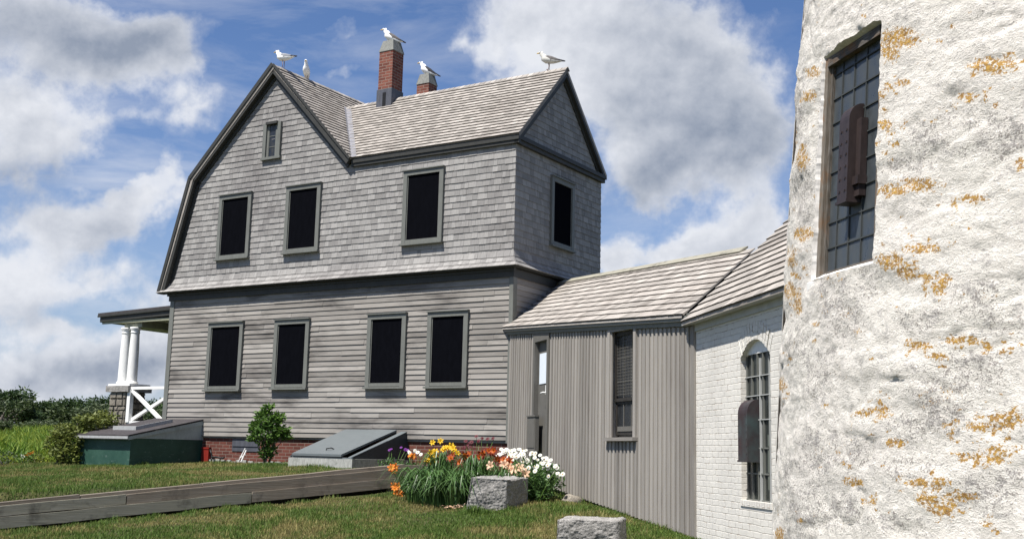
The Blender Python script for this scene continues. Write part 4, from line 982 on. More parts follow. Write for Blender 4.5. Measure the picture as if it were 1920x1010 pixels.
MT['reveal'] = paint('whitewashed_reveal', (.66, .64, .61, 1), .9, .12, .6, (.30, .27, .23, 1), 6, .5)
build_tower()

# ------------------------------------------------------------------ cellar hatches
def build_hatches():
    # green one at the left corner
    x0, x1, V, hb = -9.93, -8.27, -2.12, -.75
    t = thing('cellar_hatch', 'dark green painted lean-to cellar hatch with black felt roof at the left house corner', 'cellar hatch', H((x0+x1)/2, V/2, -.58))
    b = MB(); hf = .10
    b.hexa([H(x0, V, hb), H(x1, V, hb), H(x1, -.04, hb), H(x0, -.04, hb), H(x0, V, hf), H(x1, V, hf), H(x1, -.04, hf), H(x0, -.04, hf)]); b.build('hatch_box', MT['green'], t)
    b = MB()
    for x, s in ((x1, 1), (x0, -1)): b.prism([H(x, V, hf+.0), H(x, -.04, hf), H(x, -.04, .51), H(x, V, hf+.015)], H(.03*s-.015*s, 0, 0)-H(0, 0, 0))
    b.prism([H(x1+.016, V-.09, .06), H(x1+.016, -.04, .455), H(x1+.016, -.04, .555), H(x1+.016, V-.09, .135)], H(.02, 0, 0)-H(0, 0, 0))
    b.build('gable_board', MT['greygreen'], t)
    b = MB(); fr = lambda x, y, h: H(x, y, .145+(y-V+.1)*(.57-.145)/(-.04-V+.1)+h)
    b.hexa([fr(x0-.06, V-.11, 0), fr(x1+.045, V-.11, 0), fr(x1+.045, -.03, 0), fr(x0-.06, -.03, 0), fr(x0-.06, V-.11, .025), fr(x1+.045, V-.11, .025), fr(x1+.045, -.03, .025), fr(x0-.06, -.03, .025)]); rf = b.build('felt_roof', MT['felt'], t)
    b = MB(); b.box(fr, -9.45, -8.72, -1.62, -.62, .025, .10); b.build('hatch_lid', MT['felt'], rf)
    b = MB(); b.box(fr, -9.47, -8.70, -1.65, -1.62, .015, .105); b.box(fr, -8.72, -8.70, -1.62, -.62, .015, .105); b.build('lid_edge', MT['white_grey'], rf)
    b = MB(); b.box(H, x0-.06, x1+.045, V-.13, V-.10, .085, .14); b.box(H, x0-.05, x1+.035, V-.10, V-.0, .07, .10); b.build('eave_board', MT['white_grey'], t)
    # grey steel one
    t = thing('cellar_hatch', 'sloping blue grey metal cellar hatch on a stained concrete base below the clapboards', 'cellar hatch', H(-3.1, -.9, -.42))
    b = MB()
    b.box(H, -3.92, -2.3, -1.86, .04, -.62, -.21); b.build('concrete_base', MT['concrete'], t)
    b = MB(); V = -1.78
    sl = lambda y: -.19+(y-V)*(.40+.19)/(-V)
    b.prism([H(-2.36, V-.03, -.2), H(-2.36, .0, -.2), H(-2.36, .0, .385), H(-2.36, V-.03, -.17)], H(.03, 0, 0)-H(0, 0, 0)); b.prism([H(-3.95, V, -.2), H(-3.95, .0, -.2), H(-3.95, .0, .36), H(-3.95, V, -.17)], H(.03, 0, 0)-H(0, 0, 0))
    b.build('side_panel', MT['darkblue'], t)
    b = MB(); b.prism([H(-2.47, V, -.19), H(-2.47, .0, .385), H(-2.33, .0, .385), H(-2.33, V, -.19)], .012*Z); b.box(H, -3.88, -2.34, V-.02, V+.05, -.212, -.185); b.build('rim', MT['bluegrey'], t)
    b = MB(); b.hexa([H(-3.86, V-.05, -.17), H(-2.60, V-.05, -.17), H(-2.60, .0, .385), H(-3.97, .0, .385), H(-3.86, V-.05, -.125), H(-2.60, V-.05, -.125), H(-2.60, .0, .425), H(-3.97, .0, .425)]); ld = b.build('door_leaf', MT['bluegrey'], t)
    b = MB(); P = lambda x, y: H(x, y, -.125+(y-V+.05)*(.55/(-V+.05))+.012)
    b.tube([P(-3.18, -1.6)-.03*Z, P(-3.18, -1.6)+.02*Z, P(-3.08, -1.57)+.03*Z, P(-3.06, -1.5)-.02*Z], [.012]*4); b.build('handle', MT['black'], ld)
MT['white_grey'] = paint('weathered_white_board', (.36, .37, .37, 1), .6, .12, .4, (.14, .14, .14, 1), 6)
MT['darkblue'] = paint('dark_slate_paint', (.04, .05, .06, 1), .45, .1, .1)
build_hatches()
# small things by the foundation
b = MB(); b.box(H, -8.2, -7.98, -.14, .0, -.48, -.06); b.box(H, -8.21, -7.97, -.15, -.0, -.1, -.06); tag(b.build('red_box', MT['red']), 'faded red box standing against the brick foundation beside the green hatch', 'box')
b = MB(); b.tube([H(-7.95, -.12, -.16), H(-7.86, -.2, -.12), H(-7.82, -.2, -.2), H(-7.8, -.2, -.28), H(-7.66, -.2, -.27), H(-7.50, -.16, -.30), H(-7.46, -.14, -.27)], [.022]*7); b.tube([H(-7.8, -.2, -.28), H(-7.8, -.2, -.46)], [.02, .02]); tag(b.build('garden_hose', MT['black']), 'short black hose curling out by the red box', 'hose')
b = MB(); b.bar(H(-6.66, -.5, -.36), H(-6.55, -.42, -.06), .035, .02); b.bar(H(-6.52, -.55, -.36), H(-6.48, -.45, -.1), .035, .02); b.bar(H(-6.63, -.48, -.28), H(-6.47, -.5, -.2), .03, .015); tag(b.build('white_stakes', MT['white']), 'pair of white stakes leaning behind the shrub', 'stake')

# ------------------------------------------------------------------ timber edging
def build_timbers():
    t = thing('timber_edging', 'long low edging of stacked grey timbers between the upper and lower lawn', 'retaining wall', tuple(WA*.5+WB*.5-np.array([0, 0, .5])))
    run = wt.copy(); slope = run[2]
    def P(a, o, h): return np.array([WA[0], WA[1], WA[2]])+np.array([run[0], run[1], 0])*a+wn*o+np.array([0, 0, slope*a+h])
    k = 0
    for (o, h0, h1, cuts) in ((.0, -.075, .0, [-.1, 3.3, 5.05, 9.5]), (.06, -.19, -.055, [-.12, 4.42, 9.5]), (.09, -.345, -.205, [.0, 2.55, 9.5])):
        for a0, a1 in zip(cuts[:-1], cuts[1:]):
            b = MB(); j = random.uniform(-.006, .006); j2 = random.uniform(-.012, .012); n = max(2, int((a1-a0)/.5))
            ends = np.linspace(a0+.006, a1-.006, n+1); dz = [random.uniform(-.006, .006) for _ in ends]; r = random.random()
            for i in range(n):
                c, d = ends[i], ends[i+1]; lo, hi = h0+j2, h1+j
                b.hexa([P(c, o-.16, lo+dz[i]), P(d, o-.16, lo+dz[i+1]), P(d, o+j, lo+dz[i+1]), P(c, o+j, lo+dz[i]), P(c, o-.16, hi+dz[i]), P(d, o-.16, hi+dz[i+1]), P(d, o+j, hi+dz[i+1]), P(c, o+j, hi+dz[i])], 0, r)
            tm = b.build('timber', MT['timber_pale'] if (k == 4 or k == 6) else MT['timber'], t)
            if k == 4: tm['label'] = 'pale mossy middle timber'
            k += 1
    b = MB(); b.hexa([P(-.1, -.2, -.7), P(9.5, -.2, -.7), P(9.5, -.1, -.7), P(-.1, -.1, -.7), P(-.1, -.2, -.06), P(9.5, -.2, -.06), P(9.5, -.1, -.06), P(-.1, -.1, -.06)]); b.build('shadow_gap_board', MT['sash'], t)  # added dark board, stands in for the shadow gap under the timbers
    for a in (.12, 5.6, 5.9):
        b = MB(); b.hexa([P(a, -.02, -.62), P(a+.1, -.02, -.62), P(a+.1, .04, -.62), P(a, .04, -.62), P(a, -.02, -.25), P(a+.1, -.02, -.25), P(a+.1, .04, -.25), P(a, .04, -.25)]); b.build('stake', MT['timber'], t)
    E0 = atY(744, 871.5, 19.02); E1 = atY(818, 871.5, 19.35); dd = (E1-E0); 
    b = MB(); q = np.cross(dd/np.linalg.norm(dd), Z)
    for (h0, h1, o) in ((-.09, 0, 0), (-.215, -.1, .03), (-.36, -.225, .01)):
        b.hexa([E0+q*o+h0*Z, E1+q*o+h0*Z, E1+q*(o-.14)+h0*Z, E0+q*(o-.14)+h0*Z, E0+q*o+h1*Z, E1+q*o+h1*Z, E1+q*(o-.14)+h1*Z, E0+q*(o-.14)+h1*Z])
    tag(b.build('timber_edging', MT['timber']), 'short return of timbers running behind the flower bed', 'retaining wall')
build_timbers()

# ------------------------------------------------------------------ granite blocks
def rough_block(name, label, base, corners_px, top_px, Y, depth, mat, seed, amp=.012):
    """front face from four pixels at distance Y, extruded back, rough faces"""
    P = [atY(x, y, Y) for x, y in corners_px]                   # bl, br, tr, tl
    back = depth
    Q = [P[0], P[1], P[1]+back, P[0]+back, P[3], P[2], P[2]+back*.96, P[3]+back*.96]
    n = 48; vs = []; fs = []
    def grid(a, b_, c, d, nm):
        i0 = len(vs)
        for i in range(n+1):
            for j in range(n+1):
                u, v = i/n, j/n; p = (a*(1-u)+b_*u)*(1-v)+(d*(1-u)+c*u)*v
                e = min(u, 1-u, v, 1-v); k = min(1, e/.04)
                q = Vector(p)*1.0+Vector((seed, 0, 0)); o = amp*(1.3*mnoise.noise(q*5)+.7*mnoise.noise(q*14)+.7*mnoise.noise(q*33)+.5*mnoise.noise(q*70))
                vs.append(p+nm*o*k-nm*.008*(1-k)*(1+mnoise.noise(q*12)))
        for i in range(n):
            for j in range(n):
                a_ = i0+i*(n+1)+j; fs.append((a_, a_+n+1, a_+n+2, a_+1))
    cen = sum(Q)/8
    for ids in ((0, 1, 5, 4), (1, 2, 6, 5), (2, 3, 7, 6), (3, 0, 4, 7), (4, 5, 6, 7)):
        a, b_, c, d = [Q[k] for k in ids]; nm = np.cross(b_-a, d-a); nm /= np.linalg.norm(nm)
        if nm@((a+b_+c+d)/4-cen) < 0: nm = -nm
        grid(a, b_, c, d, nm)
    mb = MB(); mb.raw(vs, fs, 0, .5, True)
    return tag(mb.build(name, mat), label, 'stone block')
rough_block('granite_block', 'rough grey granite block standing in front of the peach daylilies', None, [(872, 965), (948, 968), (951, 899), (884, 894)], None, 16.3, np.array([.20, .95, .05])*.55+np.array([.21, 0, 0]), MT['granite'], 1)
rough_block('granite_block', 'low rough granite block in the grass at the bottom edge, nearest the walkway wall', None, [(1042, 1045), (1163, 1045), (1161, 976), (1046, 973)], None, 13.2, np.array([.12, .4, .02]), MT['granite'], 5)
def boulder():
    c = atY(1070, 948, 17.6); c[2] = gz(c[0], c[1]); b = MB(); vs = []; fs = []; n, mm = 20, 12
    for i in range(mm+1):
        for j in range(n):
            th = math.pi/2*i/mm; ph = 2*math.pi*j/n; d = np.array([math.sin(th)*math.cos(ph)*.19, math.sin(th)*math.sin(ph)*.15, math.cos(th)*.15-.02])
            k = 1+.25*mnoise.noise(Vector(d)*7+Vector((3, 1, 1))); vs.append(c+d*k)
    for i in range(mm):
        for j in range(n): fs.append((i*n+j, (i+1)*n+j, (i+1)*n+(j+1) % n, i*n+(j+1) % n))
    b.raw(vs, fs, 0, .5, True); tag(b.build('boulder', MT['fieldstone']), 'small rounded grey brown boulder at the foot of the walkway wall', 'boulder')
boulder()

# ------------------------------------------------------------------ gulls
def gull(label, foot, head_dir, pitch, body, back, tip, legs=.13, size=1.0, headturn=0.0):
    """foot: world point under the bird, head_dir: heading, pitch: body tilt up (deg)"""
    f = np.array([head_dir[0], head_dir[1], 0.]); f /= np.linalg.norm(f); s = np.cross(Z, f); pr = rad(pitch)
    bx = f*math.cos(pr)+Z*math.sin(pr); bz = -f*math.sin(pr)+Z*math.cos(pr)
    c = np.array(foot, float)+Z*(legs+.085)*size
    hd = f*math.cos(headturn)+s*math.sin(headturn)
    L = lambda x, z: c+bx*x*size+bz*z*size
    neck0 = L(.13, .035); head = neck0+f*.045*size+Z*.10*size
    ring = [(L(-.30, .030), .006, .002), (L(-.27, .022), .022, .008), (L(-.2, .0), .035, .022), (L(-.12, -.005), .062, .052), (L(-.03, -.005), .080, .074), (L(.05, .0), .083, .083), (L(.11, .018), .068, .074), (neck0+Z*.03*size, .046, .054), (head-Z*.035*size, .036, .040), (head, .036, .038), (head+hd*.03*size, .030, .030), (head+hd*.052*size-Z*.004*size, .014, .016), (head+hd*.075*size-Z*.008*size, .008, .011), (head+hd*.100*size-Z*.014*size, .003, .005)]
    n = 14; vs = []; fs = []; mats = []
    b = MB(); N_ = len(ring)
    for i, (p, rx, rz) in enumerate(ring):
        d = ring[min(i+1, N_-1)][0]-ring[max(i-1, 0)][0]; d /= np.linalg.norm(d); sd_ = s-d*(s@d); sd_ /= np.linalg.norm(sd_); up = np.cross(sd_, d)
        if up@Z < 0 and abs(up@Z) > .05: up = -up
        if i > 6 and up@f > 0: up = -up
        for k in range(n):
            t = 2*math.pi*k/n; vs.append(p+(sd_*math.cos(t)*rx+up*math.sin(t)*rz)*size)
    for i in range(N_-1):
        for k in range(n):
            fs.append((i*n+k, i*n+(k+1) % n, (i+1)*n+(k+1) % n, (i+1)*n+k)); t = 2*math.pi*(k+.5)/n
            mats.append(3 if i >= 11 else (1 if (math.sin(t) > .35 and 3 <= i <= 5) else 0))
    fs.append(tuple(range(n))[::-1]); mats.append(0)
    for ff_, mi in zip(fs, mats): pass
    i0 = len(b.v); b.v.extend([tuple(v) for v in vs])
    for ff_, mi in zip(fs, mats): b.f.append(tuple(i0+k for k in ff_)); b.m.append(mi); b.r.append(.5); b.uv.append(None); b.sm.append(True)
    # folded wings
    for sg in (-1, 1):
        prof = [(.09, .02, .05, .070), (.04, -.01, .068, .092), (-.05, -.012, .066, .094), (-.13, .0, .050, .075), (-.20, .012, .032, .050), (-.27, .020, .018, .036), (-.345, .026, .004, .02)]
        wv = []
        for (x, zlo, ylo, _) in prof:
            w_ = ylo; zt = {.09: .055, .04: .080, -.05: .076, -.13: .062, -.20: .05, -.27: .045, -.345: .034}[x]
            pts_ = [(w_*.55, zt), (w_*1.08, (zt+zlo)/2+.012), (w_*1.18, zlo+.006), (w_*.98, zlo-.006), (w_*.5, zlo+.0)]
            for (yy, zz) in pts_: wv.append(c+bx*x*size+bz*zz*size+s*yy*sg*size)
        m5 = 5
        for i in range(len(prof)-1):
            for k in range(m5-1):
                q = [wv[i*m5+k], wv[i*m5+k+1], wv[(i+1)*m5+k+1], wv[(i+1)*m5+k]]
                b.face(q if sg > 0 else q[::-1], 2 if i >= 4 else (1 if k < 3 else 0), .5, None, True)
    for sg in (-1, 1):
        a = c-Z*.06*size+s*.03*sg*size; ft = np.array(foot)+s*.028*sg*size
        b.tube([a, ft+f*-.006+Z*.07*size, ft+Z*.008], [.010*size, .006*size, .007*size], 6, 4)
        for an in (-.5, 0, .5):
            d = f*math.cos(an)+s*math.sin(an); b.tube([ft+Z*.008, ft+d*.045*size+Z*.004], [.006, .004], 5, 4)
    e = head+hd*.018*size+Z*.008*size
    for sg in (-1, 1):
        sh_ = np.cross(Z, hd); b.lathe(e+sh_*sg*.030*size-Z*.005, [(.001, 0), (.005, .003), (.005, .007), (.001, .010)], 6, 5)
    return tag(b.build('gull', [MT[body], MT[back], MT[tip], MT['bill'], MT['gull_leg'], MT['black']], None, np.array(foot, float)), label, 'gull', 'gulls perched on the roofs and chimneys')
def ridge_pt(px, py, main):
    if main: q = onplane(px, py, H(-6.53, 0, 0), DU); yv = float((q-C0)@DV); return H(-6.53, yv, 8.842)
    q = onplane(px, py, H(0, 1.715, 0), DV); xv = -float((q-C0)@DU); return H(xv, 1.715, 8.272)
LEFTV = -RT
gull('pale grey backed gull standing upright at the very peak of the front gable', ridge_pt(531, 125, True), DU*.95-DV*.1, 8, 'gull_white', 'gull_grey', 'gull_slate', .15, 1.12)
gull('white breasted gull seen from the front on the ridge behind the front gable', ridge_pt(574, 147, True), -ridge_pt(574, 147, True)+DU*6, 36, 'gull_white', 'gull_grey', 'gull_slate', .07, 1.05)
gull('grey backed gull sitting on the cap of the tall chimney', H(-4.63, 1.70, 9.70), DU*.9-DV*.35, 27, 'gull_white', 'gull_brown', 'gull_slate', .01, 1.15)
gull('black backed gull sitting on the cap of the short chimney', H(-4.61, 3.17, 9.32), DU*.9-DV*.35, 30, 'gull_white', 'gull_slate', 'gull_slate', .01, 1.12)
gull('mottled brown winged gull standing near the right end of the wing ridge', ridge_pt(1029, 130, False), DU*.95-DV*.25, 14, 'gull_cream', 'gull_brown', 'gull_slate', .13, 1.08)

# ------------------------------------------------------------------ plants
def leafcloud(b, pts, size, up=.3, mi=0, flat=.5):
    """many small two-triangle leaves at the given points"""
    for p in pts:
        d = RNG.normal(size=3); d[2] = d[2]*flat+up; d /= np.linalg.norm(d); a = np.cross(d, RNG.normal(size=3)); a /= np.linalg.norm(a); l = size*RNG.uniform(.6, 1.3); w = l*.42
        q = np.cross(a, d)
        b.face([p, p+d*l*.45+a*w*.5+q*l*.06, p+d*l, p+d*l*.45-a*w*.5+q*l*.06], mi)
def blobpts(c, r, n, shell=.45):
    d = RNG.normal(size=(n, 3)); d /= np.linalg.norm(d, axis=1)[:, None]; rr = (shell+(1-shell)*RNG.random(n)**.6)
    return np.array(c)+d*rr[:, None]*np.array(r)
def shrub(name, label, base, clumps, nleaf, size, mat, cat='shrub', group=None, stems=6, extra=None):
    t = thing(name, label, cat, base, group); base = np.array(base, float)
    b = MB()
    for k in range(stems):
        c = clumps[k % len(clumps)]; e = base+np.array(c[0])+RNG.normal(size=3)*.3*np.array(c[1]); mdl = base*.5+e*.5+RNG.normal(size=3)*.04
        b.tube([base+RNG.normal(size=3)*np.array([.05, .05, 0])-.05*Z, mdl, e], [.02, .012, .005], 5)
    b.build('stem', MT['bark'], t)
    b = MB()
    for (c, r, w) in clumps:
        pts = blobpts(base+np.array(c), r, int(nleaf*w)); leafcloud(b, pts, size, .25)
    f = b.build('foliage', MT[mat], t)
    return t
B0 = H(-5.38, -.95, 0); B0[2] = gz(B0[0], B0[1])
cl = [((-.04, 0, .66), (.32, .3, .24), .9), ((.0, 0, .92), (.28, .26, .2), .75), ((-.27, .05, .78), (.16, .15, .16), .35), ((.30, -.05, .70), (.17, .16, .13), .4), ((.40, 0, .60), (.10, .1, .08), .15), ((.22, 0, .97), (.12, .12, .10), .2), ((-.05, 0, 1.15), (.10, .10, .11), .2), ((-.2, 0, 1.05), (.09, .09, .08), .14), ((.06, 0, 1.24), (.04, .04, .08), .05), ((.02, .0, .30), (.15, .14, .2), .4), ((-.34, 0, .56), (.1, .1, .07), .12)]
shrub('leafy_shrub', 'upright green leafy shrub in front of the clapboards left of the metal hatch', B0, cl, 620, .105, 'leaf_mid', stems=9)
B1 = atY(112, 868, 25.4); B1[2] = gz(B1[0], B1[1])
cl = [((.15, 0, .28), (.36, .35, .28), 1), ((.2, .1, .6), (.38, .35, .3), 1), ((.0, .1, .75), (.28, .28, .2), .5), ((.42, .5, .92), (.34, .35, .26), .8), ((.62, .7, 1.06), (.36, .3, .2), .7), ((.3, .3, .95), (.25, .2, .2), .3), ((-.12, 0, .5), (.25, .2, .25), .4)]
shrub('wild_rose_bush', 'sprawling yellow green bush beside the green hatch with pale leaves', B1, cl, 620, .11, 'leaf_olive', 'bush', None, 10)
for (px, py, Y, lab, mat, sc) in ((12, 872, 26.3, 'small grey green weed clump at the far left lawn edge', 'leaf_grey', .28), (46, 874, 26.2, 'low plant with one white bloom at the lawn edge', 'leaf_mid', .22), (64, 873, 26.4, 'low plant with yellow orange blooms at the lawn edge', 'leaf_olive', .22)):
    p = atY(px, py, Y); p[2] = gz(p[0], p[1])
    t = shrub('garden_plant', lab, p, [((0, 0, sc*.6), (sc, sc*.8, sc*.6), 1)], 220, .06, mat, 'plant', None, 4)
    if 'bloom' in lab:
        n_ = 1 if 'white' in lab else 4
        for k in range(n_):
            b = MB()
            c = np.array(p)+np.array([RNG.uniform(-.8, .8)*sc*(n_ > 1), -sc*.7, sc*(.9+RNG.uniform(-.3, .3))])
            leafcloud(b, blobpts(c, (.035, .03, .035), 14), .04)
            b.build('flower', MT['p_white'] if n_ == 1 else MT['p_orange'], t)

# scrub and trees beyond the meadow: four builds, then copies
def make_tree(name, label, w, hgt, n, size, mat, lobes, seed):
    rs = np.random.default_rng(seed)
    t = thing(name, label, 'tree', (0, 0, 0), 'scrub trees beyond the meadow')
    b = MB()
    b.tube([np.array([0, 0, -.3]), np.array([.1, 0, hgt*.3]), np.array([-.05, .1, hgt*.6])], [.16, .11, .05], 7)
    cl = []
    for k in range(lobes):
        a = rs.uniform(0, 2*math.pi); q = rs.random()**.5*w*.75; hh = hgt*(.30+.62*rs.random()*(1-.45*(q/w)**2))
        c = np.array([q*math.cos(a), q*math.sin(a)*.8, hh]); cl.append((c, rs.uniform(.22, .40)*w))
        b.tube([np.array([0, 0, hgt*.25]), c*.6+np.array([0, 0, hgt*.08]), c], [.06, .035, .012], 5)
    b.build('trunk', MT['bark'], t)
    b = MB()
    for c, r in cl:
        leafcloud(b, blobpts(c, (r, r, r*.62), int(n/lobes), .3), size, .2)
    b.build('crown', MT[mat], t)
    return t
def place_trees():
    kinds = [('dense dark green scrub tree beyond the meadow', 2.3, 3.3, 3400, .24, 'leaf_dark', 16, 1), ('loose dull green scrub tree beyond the meadow', 2.1, 2.7, 2600, .23, 'leaf_dark', 13, 2), ('low grey twiggy thicket at the meadow edge', 2.4, 1.7, 2400, .2, 'leaf_grey', 12, 3), ('low olive green bush at the meadow edge', 1.9, 1.5, 2200, .2, 'leaf_dark2', 11, 4)]
    protos = [make_tree('scrub_tree', *k) for k in kinds]
    used = [False]*4
    # px of the middle, distance, kind, height scale
    L_ = []
    for px in range(-380, 470, 44):
        L_.append((px+random.uniform(-12, 12), random.uniform(74, 80), random.choice([0, 0, 1]), None))
    for px in range(-360, 460, 52):
        L_.append((px+random.uniform(-16, 16), random.uniform(66, 71), random.choice([1, 2, 2, 3]), None))
    for px in range(-340, 460, 60):
        L_.append((px+random.uniform(-18, 18), random.uniform(59, 63), random.choice([3, 3, 2]), None))
    words = {}
    for i, (px, Y, k, _) in enumerate(L_):
        p = atY(px, 800, Y); p[2] = gz(p[0], p[1])
        ytop = np.interp(px, [-400, 0, 22, 40, 110, 140, 200, 300, 470], [742, 722, 722, 742, 747, 738, 735, 742, 745])
        if Y < 73: ytop += 24
        if Y < 65: ytop = 788
        hh = atY(px, ytop, Y)[2]-p[2]; base = kinds[k][2]
        o = protos[k] if not used[k] else copy_tree(protos[k]); used[k] = True
        sc = hh/base*1.02; o.location = p; o.rotation_euler = (0, 0, random.uniform(0, 6.28)); sx = max(.8, min(1.25, sc))*random.uniform(.9, 1.1); o.scale = (sx, sx, sc)
        row = 'back row' if Y > 73 else ('middle row' if Y > 65 else 'front row')
        o['label'] = kinds[k][0].replace('beyond the meadow', 'in the back row beyond the meadow' if Y > 73 else 'in the middle row beyond the meadow')
MT['leaf_dark2'] = m_leaf('mid_scrub_leaf', (.016, .032, .009, 1), (.07, .10, .028, 1))
place_trees()

# ------------------------------------------------------------------ flower bed
def strap_leaves(b, c, n, length, spread, width, hs=1.0):
    for k in range(n):
        a = RNG.uniform(0, 2*math.pi); l = length*RNG.uniform(.6, 1.15); d = np.array([math.cos(a), math.sin(a), 0]); sp = spread*RNG.uniform(.4, 1.1)
        base = np.array(c)+d*RNG.uniform(0, .12)+np.array([RNG.normal()*.06, RNG.normal()*.06, 0]); s_ = np.cross(d, Z)*width*RNG.uniform(.7, 1.2)*.5
        pts = []
        for i in range(6):
            t = i/5; pts.append(base+d*sp*t**1.5+Z*hs*l*(math.sin(t*2.55)*.95-.12*t))
        r = RNG.random()
        for i in range(5):
            w0 = (1-.15*i) if i < 3 else (1-(i/5)**2.5); w1 = (1-.15*(i+1)) if i+1 < 3 else max(0.03, 1-((i+1)/5)**2.5)
            dn = Z*width*.15
            b.face([pts[i]-s_*w0, pts[i]-dn*w0, pts[i+1]-dn*w1, pts[i+1]-s_*w1], 0, r); b.face([pts[i]-dn*w0, pts[i]+s_*w0, pts[i+1]+s_*w1, pts[i+1]-dn*w1], 0, r)
def lily_mesh(name, m1, m2, R):
    b = MB()
    for k in range(6):
        a = 2*math.pi*k/6; d = np.array([math.cos(a), math.sin(a), 0]); s_ = np.array([-d[1], d[0], 0]); w = .30 if k % 2 else .22
        prof = [(.0, -.55, .05, 1), (.18, -.12, .14, 1), (.55, .10, w, 0), (.85, .12, w*.8, 0), (1.05, .02, .03, 0)]
        for i in range(4):
            (x0, z0, w0, q), (x1, z1, w1, _) = prof[i], prof[i+1]
            b.face([d*x0*R+Z*z0*R-s_*w0*R, d*x0*R+Z*(z0-.04)*R, d*x1*R+Z*(z1-.04)*R, d*x1*R+Z*z1*R-s_*w1*R], 1 if q and i < 2 else 0, .3+.1*k)
            b.face([d*x0*R+Z*(z0-.04)*R, d*x0*R+Z*z0*R+s_*w0*R, d*x1*R+Z*z1*R+s_*w1*R, d*x1*R+Z*(z1-.04)*R], 1 if q and i < 2 else 0, .35+.1*k)
    for k in range(4):
        a = 2*math.pi*k/4; b.tube([np.array([0, 0, -.3*R]), np.array([math.cos(a)*.12*R, math.sin(a)*.12*R, .35*R])], [.02*R, .02*R], 4, 1)
    me = b.build(name, [m1, m2], None, (0, 0, 0)); d = me.data; bpy.data.objects.remove(me); return d
def daisy_mesh(name, R, white, eye):
    b = MB(); n = 12
    for k in range(n):
        a = 2*math.pi*k/n; d = np.array([math.cos(a), math.sin(a), 0]); s_ = np.array([-d[1], d[0], 0])*R*.2
        b.face([d*R*.2-s_*.5, d*R*.2+s_*.5, d*R*.95+s_*.9-Z*R*.08, d*R-Z*R*.12, d*R*.95-s_*.9-Z*R*.08], 0)
    b.lathe((0, 0, -.02*R), [(.30*R, 0), (.26*R, .1*R), (.12*R, .16*R), (.01*R, .17*R)], 8, 1)
    me = b.build(name, [white, eye], None, (0, 0, 0)); d = me.data; bpy.data.objects.remove(me); return d
def orient(dirv, roll=0):
    d = Vector(dirv).normalized(); return d.to_track_quat('Z', 'Y').to_matrix().to_4x4() @ Matrix.Rotation(roll, 4, 'Z')
def bloomer(name, label, cat, base, flowers, mesh, leaf_fn, size=1.0, stemmat='leaf_lily', fname='flower', root_spread=.1):
    """flowers: world points of blossoms"""
    base = np.array(base, float); t = thing(name, label, cat, base)
    b = MB(); leaf_fn(b, base); b.build('leaves', MT['leaf_lily'], t)
    b = MB()
    for (p, dv) in flowers:
        p = np.array(p); r0 = base+(p-base)*np.array([.35, .35, 0])+np.array([RNG.normal()*root_spread*.4, RNG.normal()*root_spread*.4, 0])
        m_ = r0*.45+p*.55+np.array([0, 0, .05*(p[2]-base[2])])
        b.tube([r0, m_, p-np.array(dv)*.03], [.006, .005, .004], 5)
    b.build('stems', MT[stemmat], t)
    first = None
    for (p, dv) in flowers:
        o = bpy.data.objects.new(fname, mesh); COL.objects.link(o); o.parent = t
        sc = size*RNG.uniform(.85, 1.12)
        o.matrix_local = Matrix.Translation(Vector(p)-Vector(base)) @ orient(dv, RNG.uniform(0, 6)) @ Matrix.Scale(sc, 4)
    return t
def toward(p, up=.45, j=.35):
    d = -np.array(p)/np.linalg.norm(p); d = d+np.array([-.25, 0, up])+RNG.normal(size=3)*j; return d/np.linalg.norm(d)
def px_flowers(lst, Y, jy=.12, up=.45, j=.35):
    out = []
    for x, y in lst:
        p = atY(x, y, Y+RNG.uniform(-jy, jy)); out.append((p, toward(p, up, j)))
    return out
def base_at(px, Y):
    p = atY(px, 930, Y); p[2] = gz(p[0], p[1]); return p
Y0 = 17.1
LM = lily_mesh('yellow_flower', MT['p_yellow'], MT['p_yellow'], .060)
fl = px_flowers([(811, 829), (826, 826), (834, 838), (831, 843), (846, 836), (849, 839), (839, 839), (808, 848), (814, 853), (806, 858), (811, 866), (802, 862), (857, 848), (852, 846), (816, 846)], 17.9)
bloomer('daylily_plant', 'tall daylily with clear yellow flowers at the left of the flower bed', 'flower plant', base_at(828, 17.9), fl, LM, lambda b, c: strap_leaves(b, c, 150, .72, .42, .026))
LM = lily_mesh('rust_flower', MT['p_rust'], MT['p_rust2'], .068)
fl = px_flowers([(845, 858), (848, 853), (861, 866), (871, 853), (874, 857), (878, 851), (902, 852), (906, 848), (899, 856), (921, 848), (925, 844), (917, 844), (936, 862), (944, 860), (950, 862), (955, 864), (931, 859)], 17.3)
bloomer('daylily_plant', 'daylily with rust red flowers and orange throats in the middle of the flower bed', 'flower plant', base_at(890, 17.3), fl, LM, lambda b, c: strap_leaves(b, c, 170, .70, .45, .026))
LM = lily_mesh('peach_flower', MT['p_peach'], MT['p_peach'], .072)
fl = px_flowers([(919, 872), (945, 870), (953, 873), (960, 880), (963, 886), (968, 878), (985, 887), (975, 876), (957, 876)], 16.95, .08, .35, .25)
bloomer('daylily_plant', 'daylily with pale peach flowers just above the granite block', 'flower plant', base_at(950, 17.0), fl, LM, lambda b, c: strap_leaves(b, c, 120, .58, .4, .024))
LM = lily_mesh('orange_flower', MT['p_orange'], MT['p_throat'], .07)
fl = px_flowers([(734, 876), (741, 874), (738, 882), (738, 909), (745, 911), (741, 915), (748, 922), (744, 927), (750, 926)], 18.2, .05, .3, .3)
bloomer('daylily_plant', 'daylily with bright orange flowers hanging in front of the timber edging end', 'flower plant', base_at(775, 18.3), fl, LM, lambda b, c: strap_leaves(b, c, 50, .4, .45, .024))
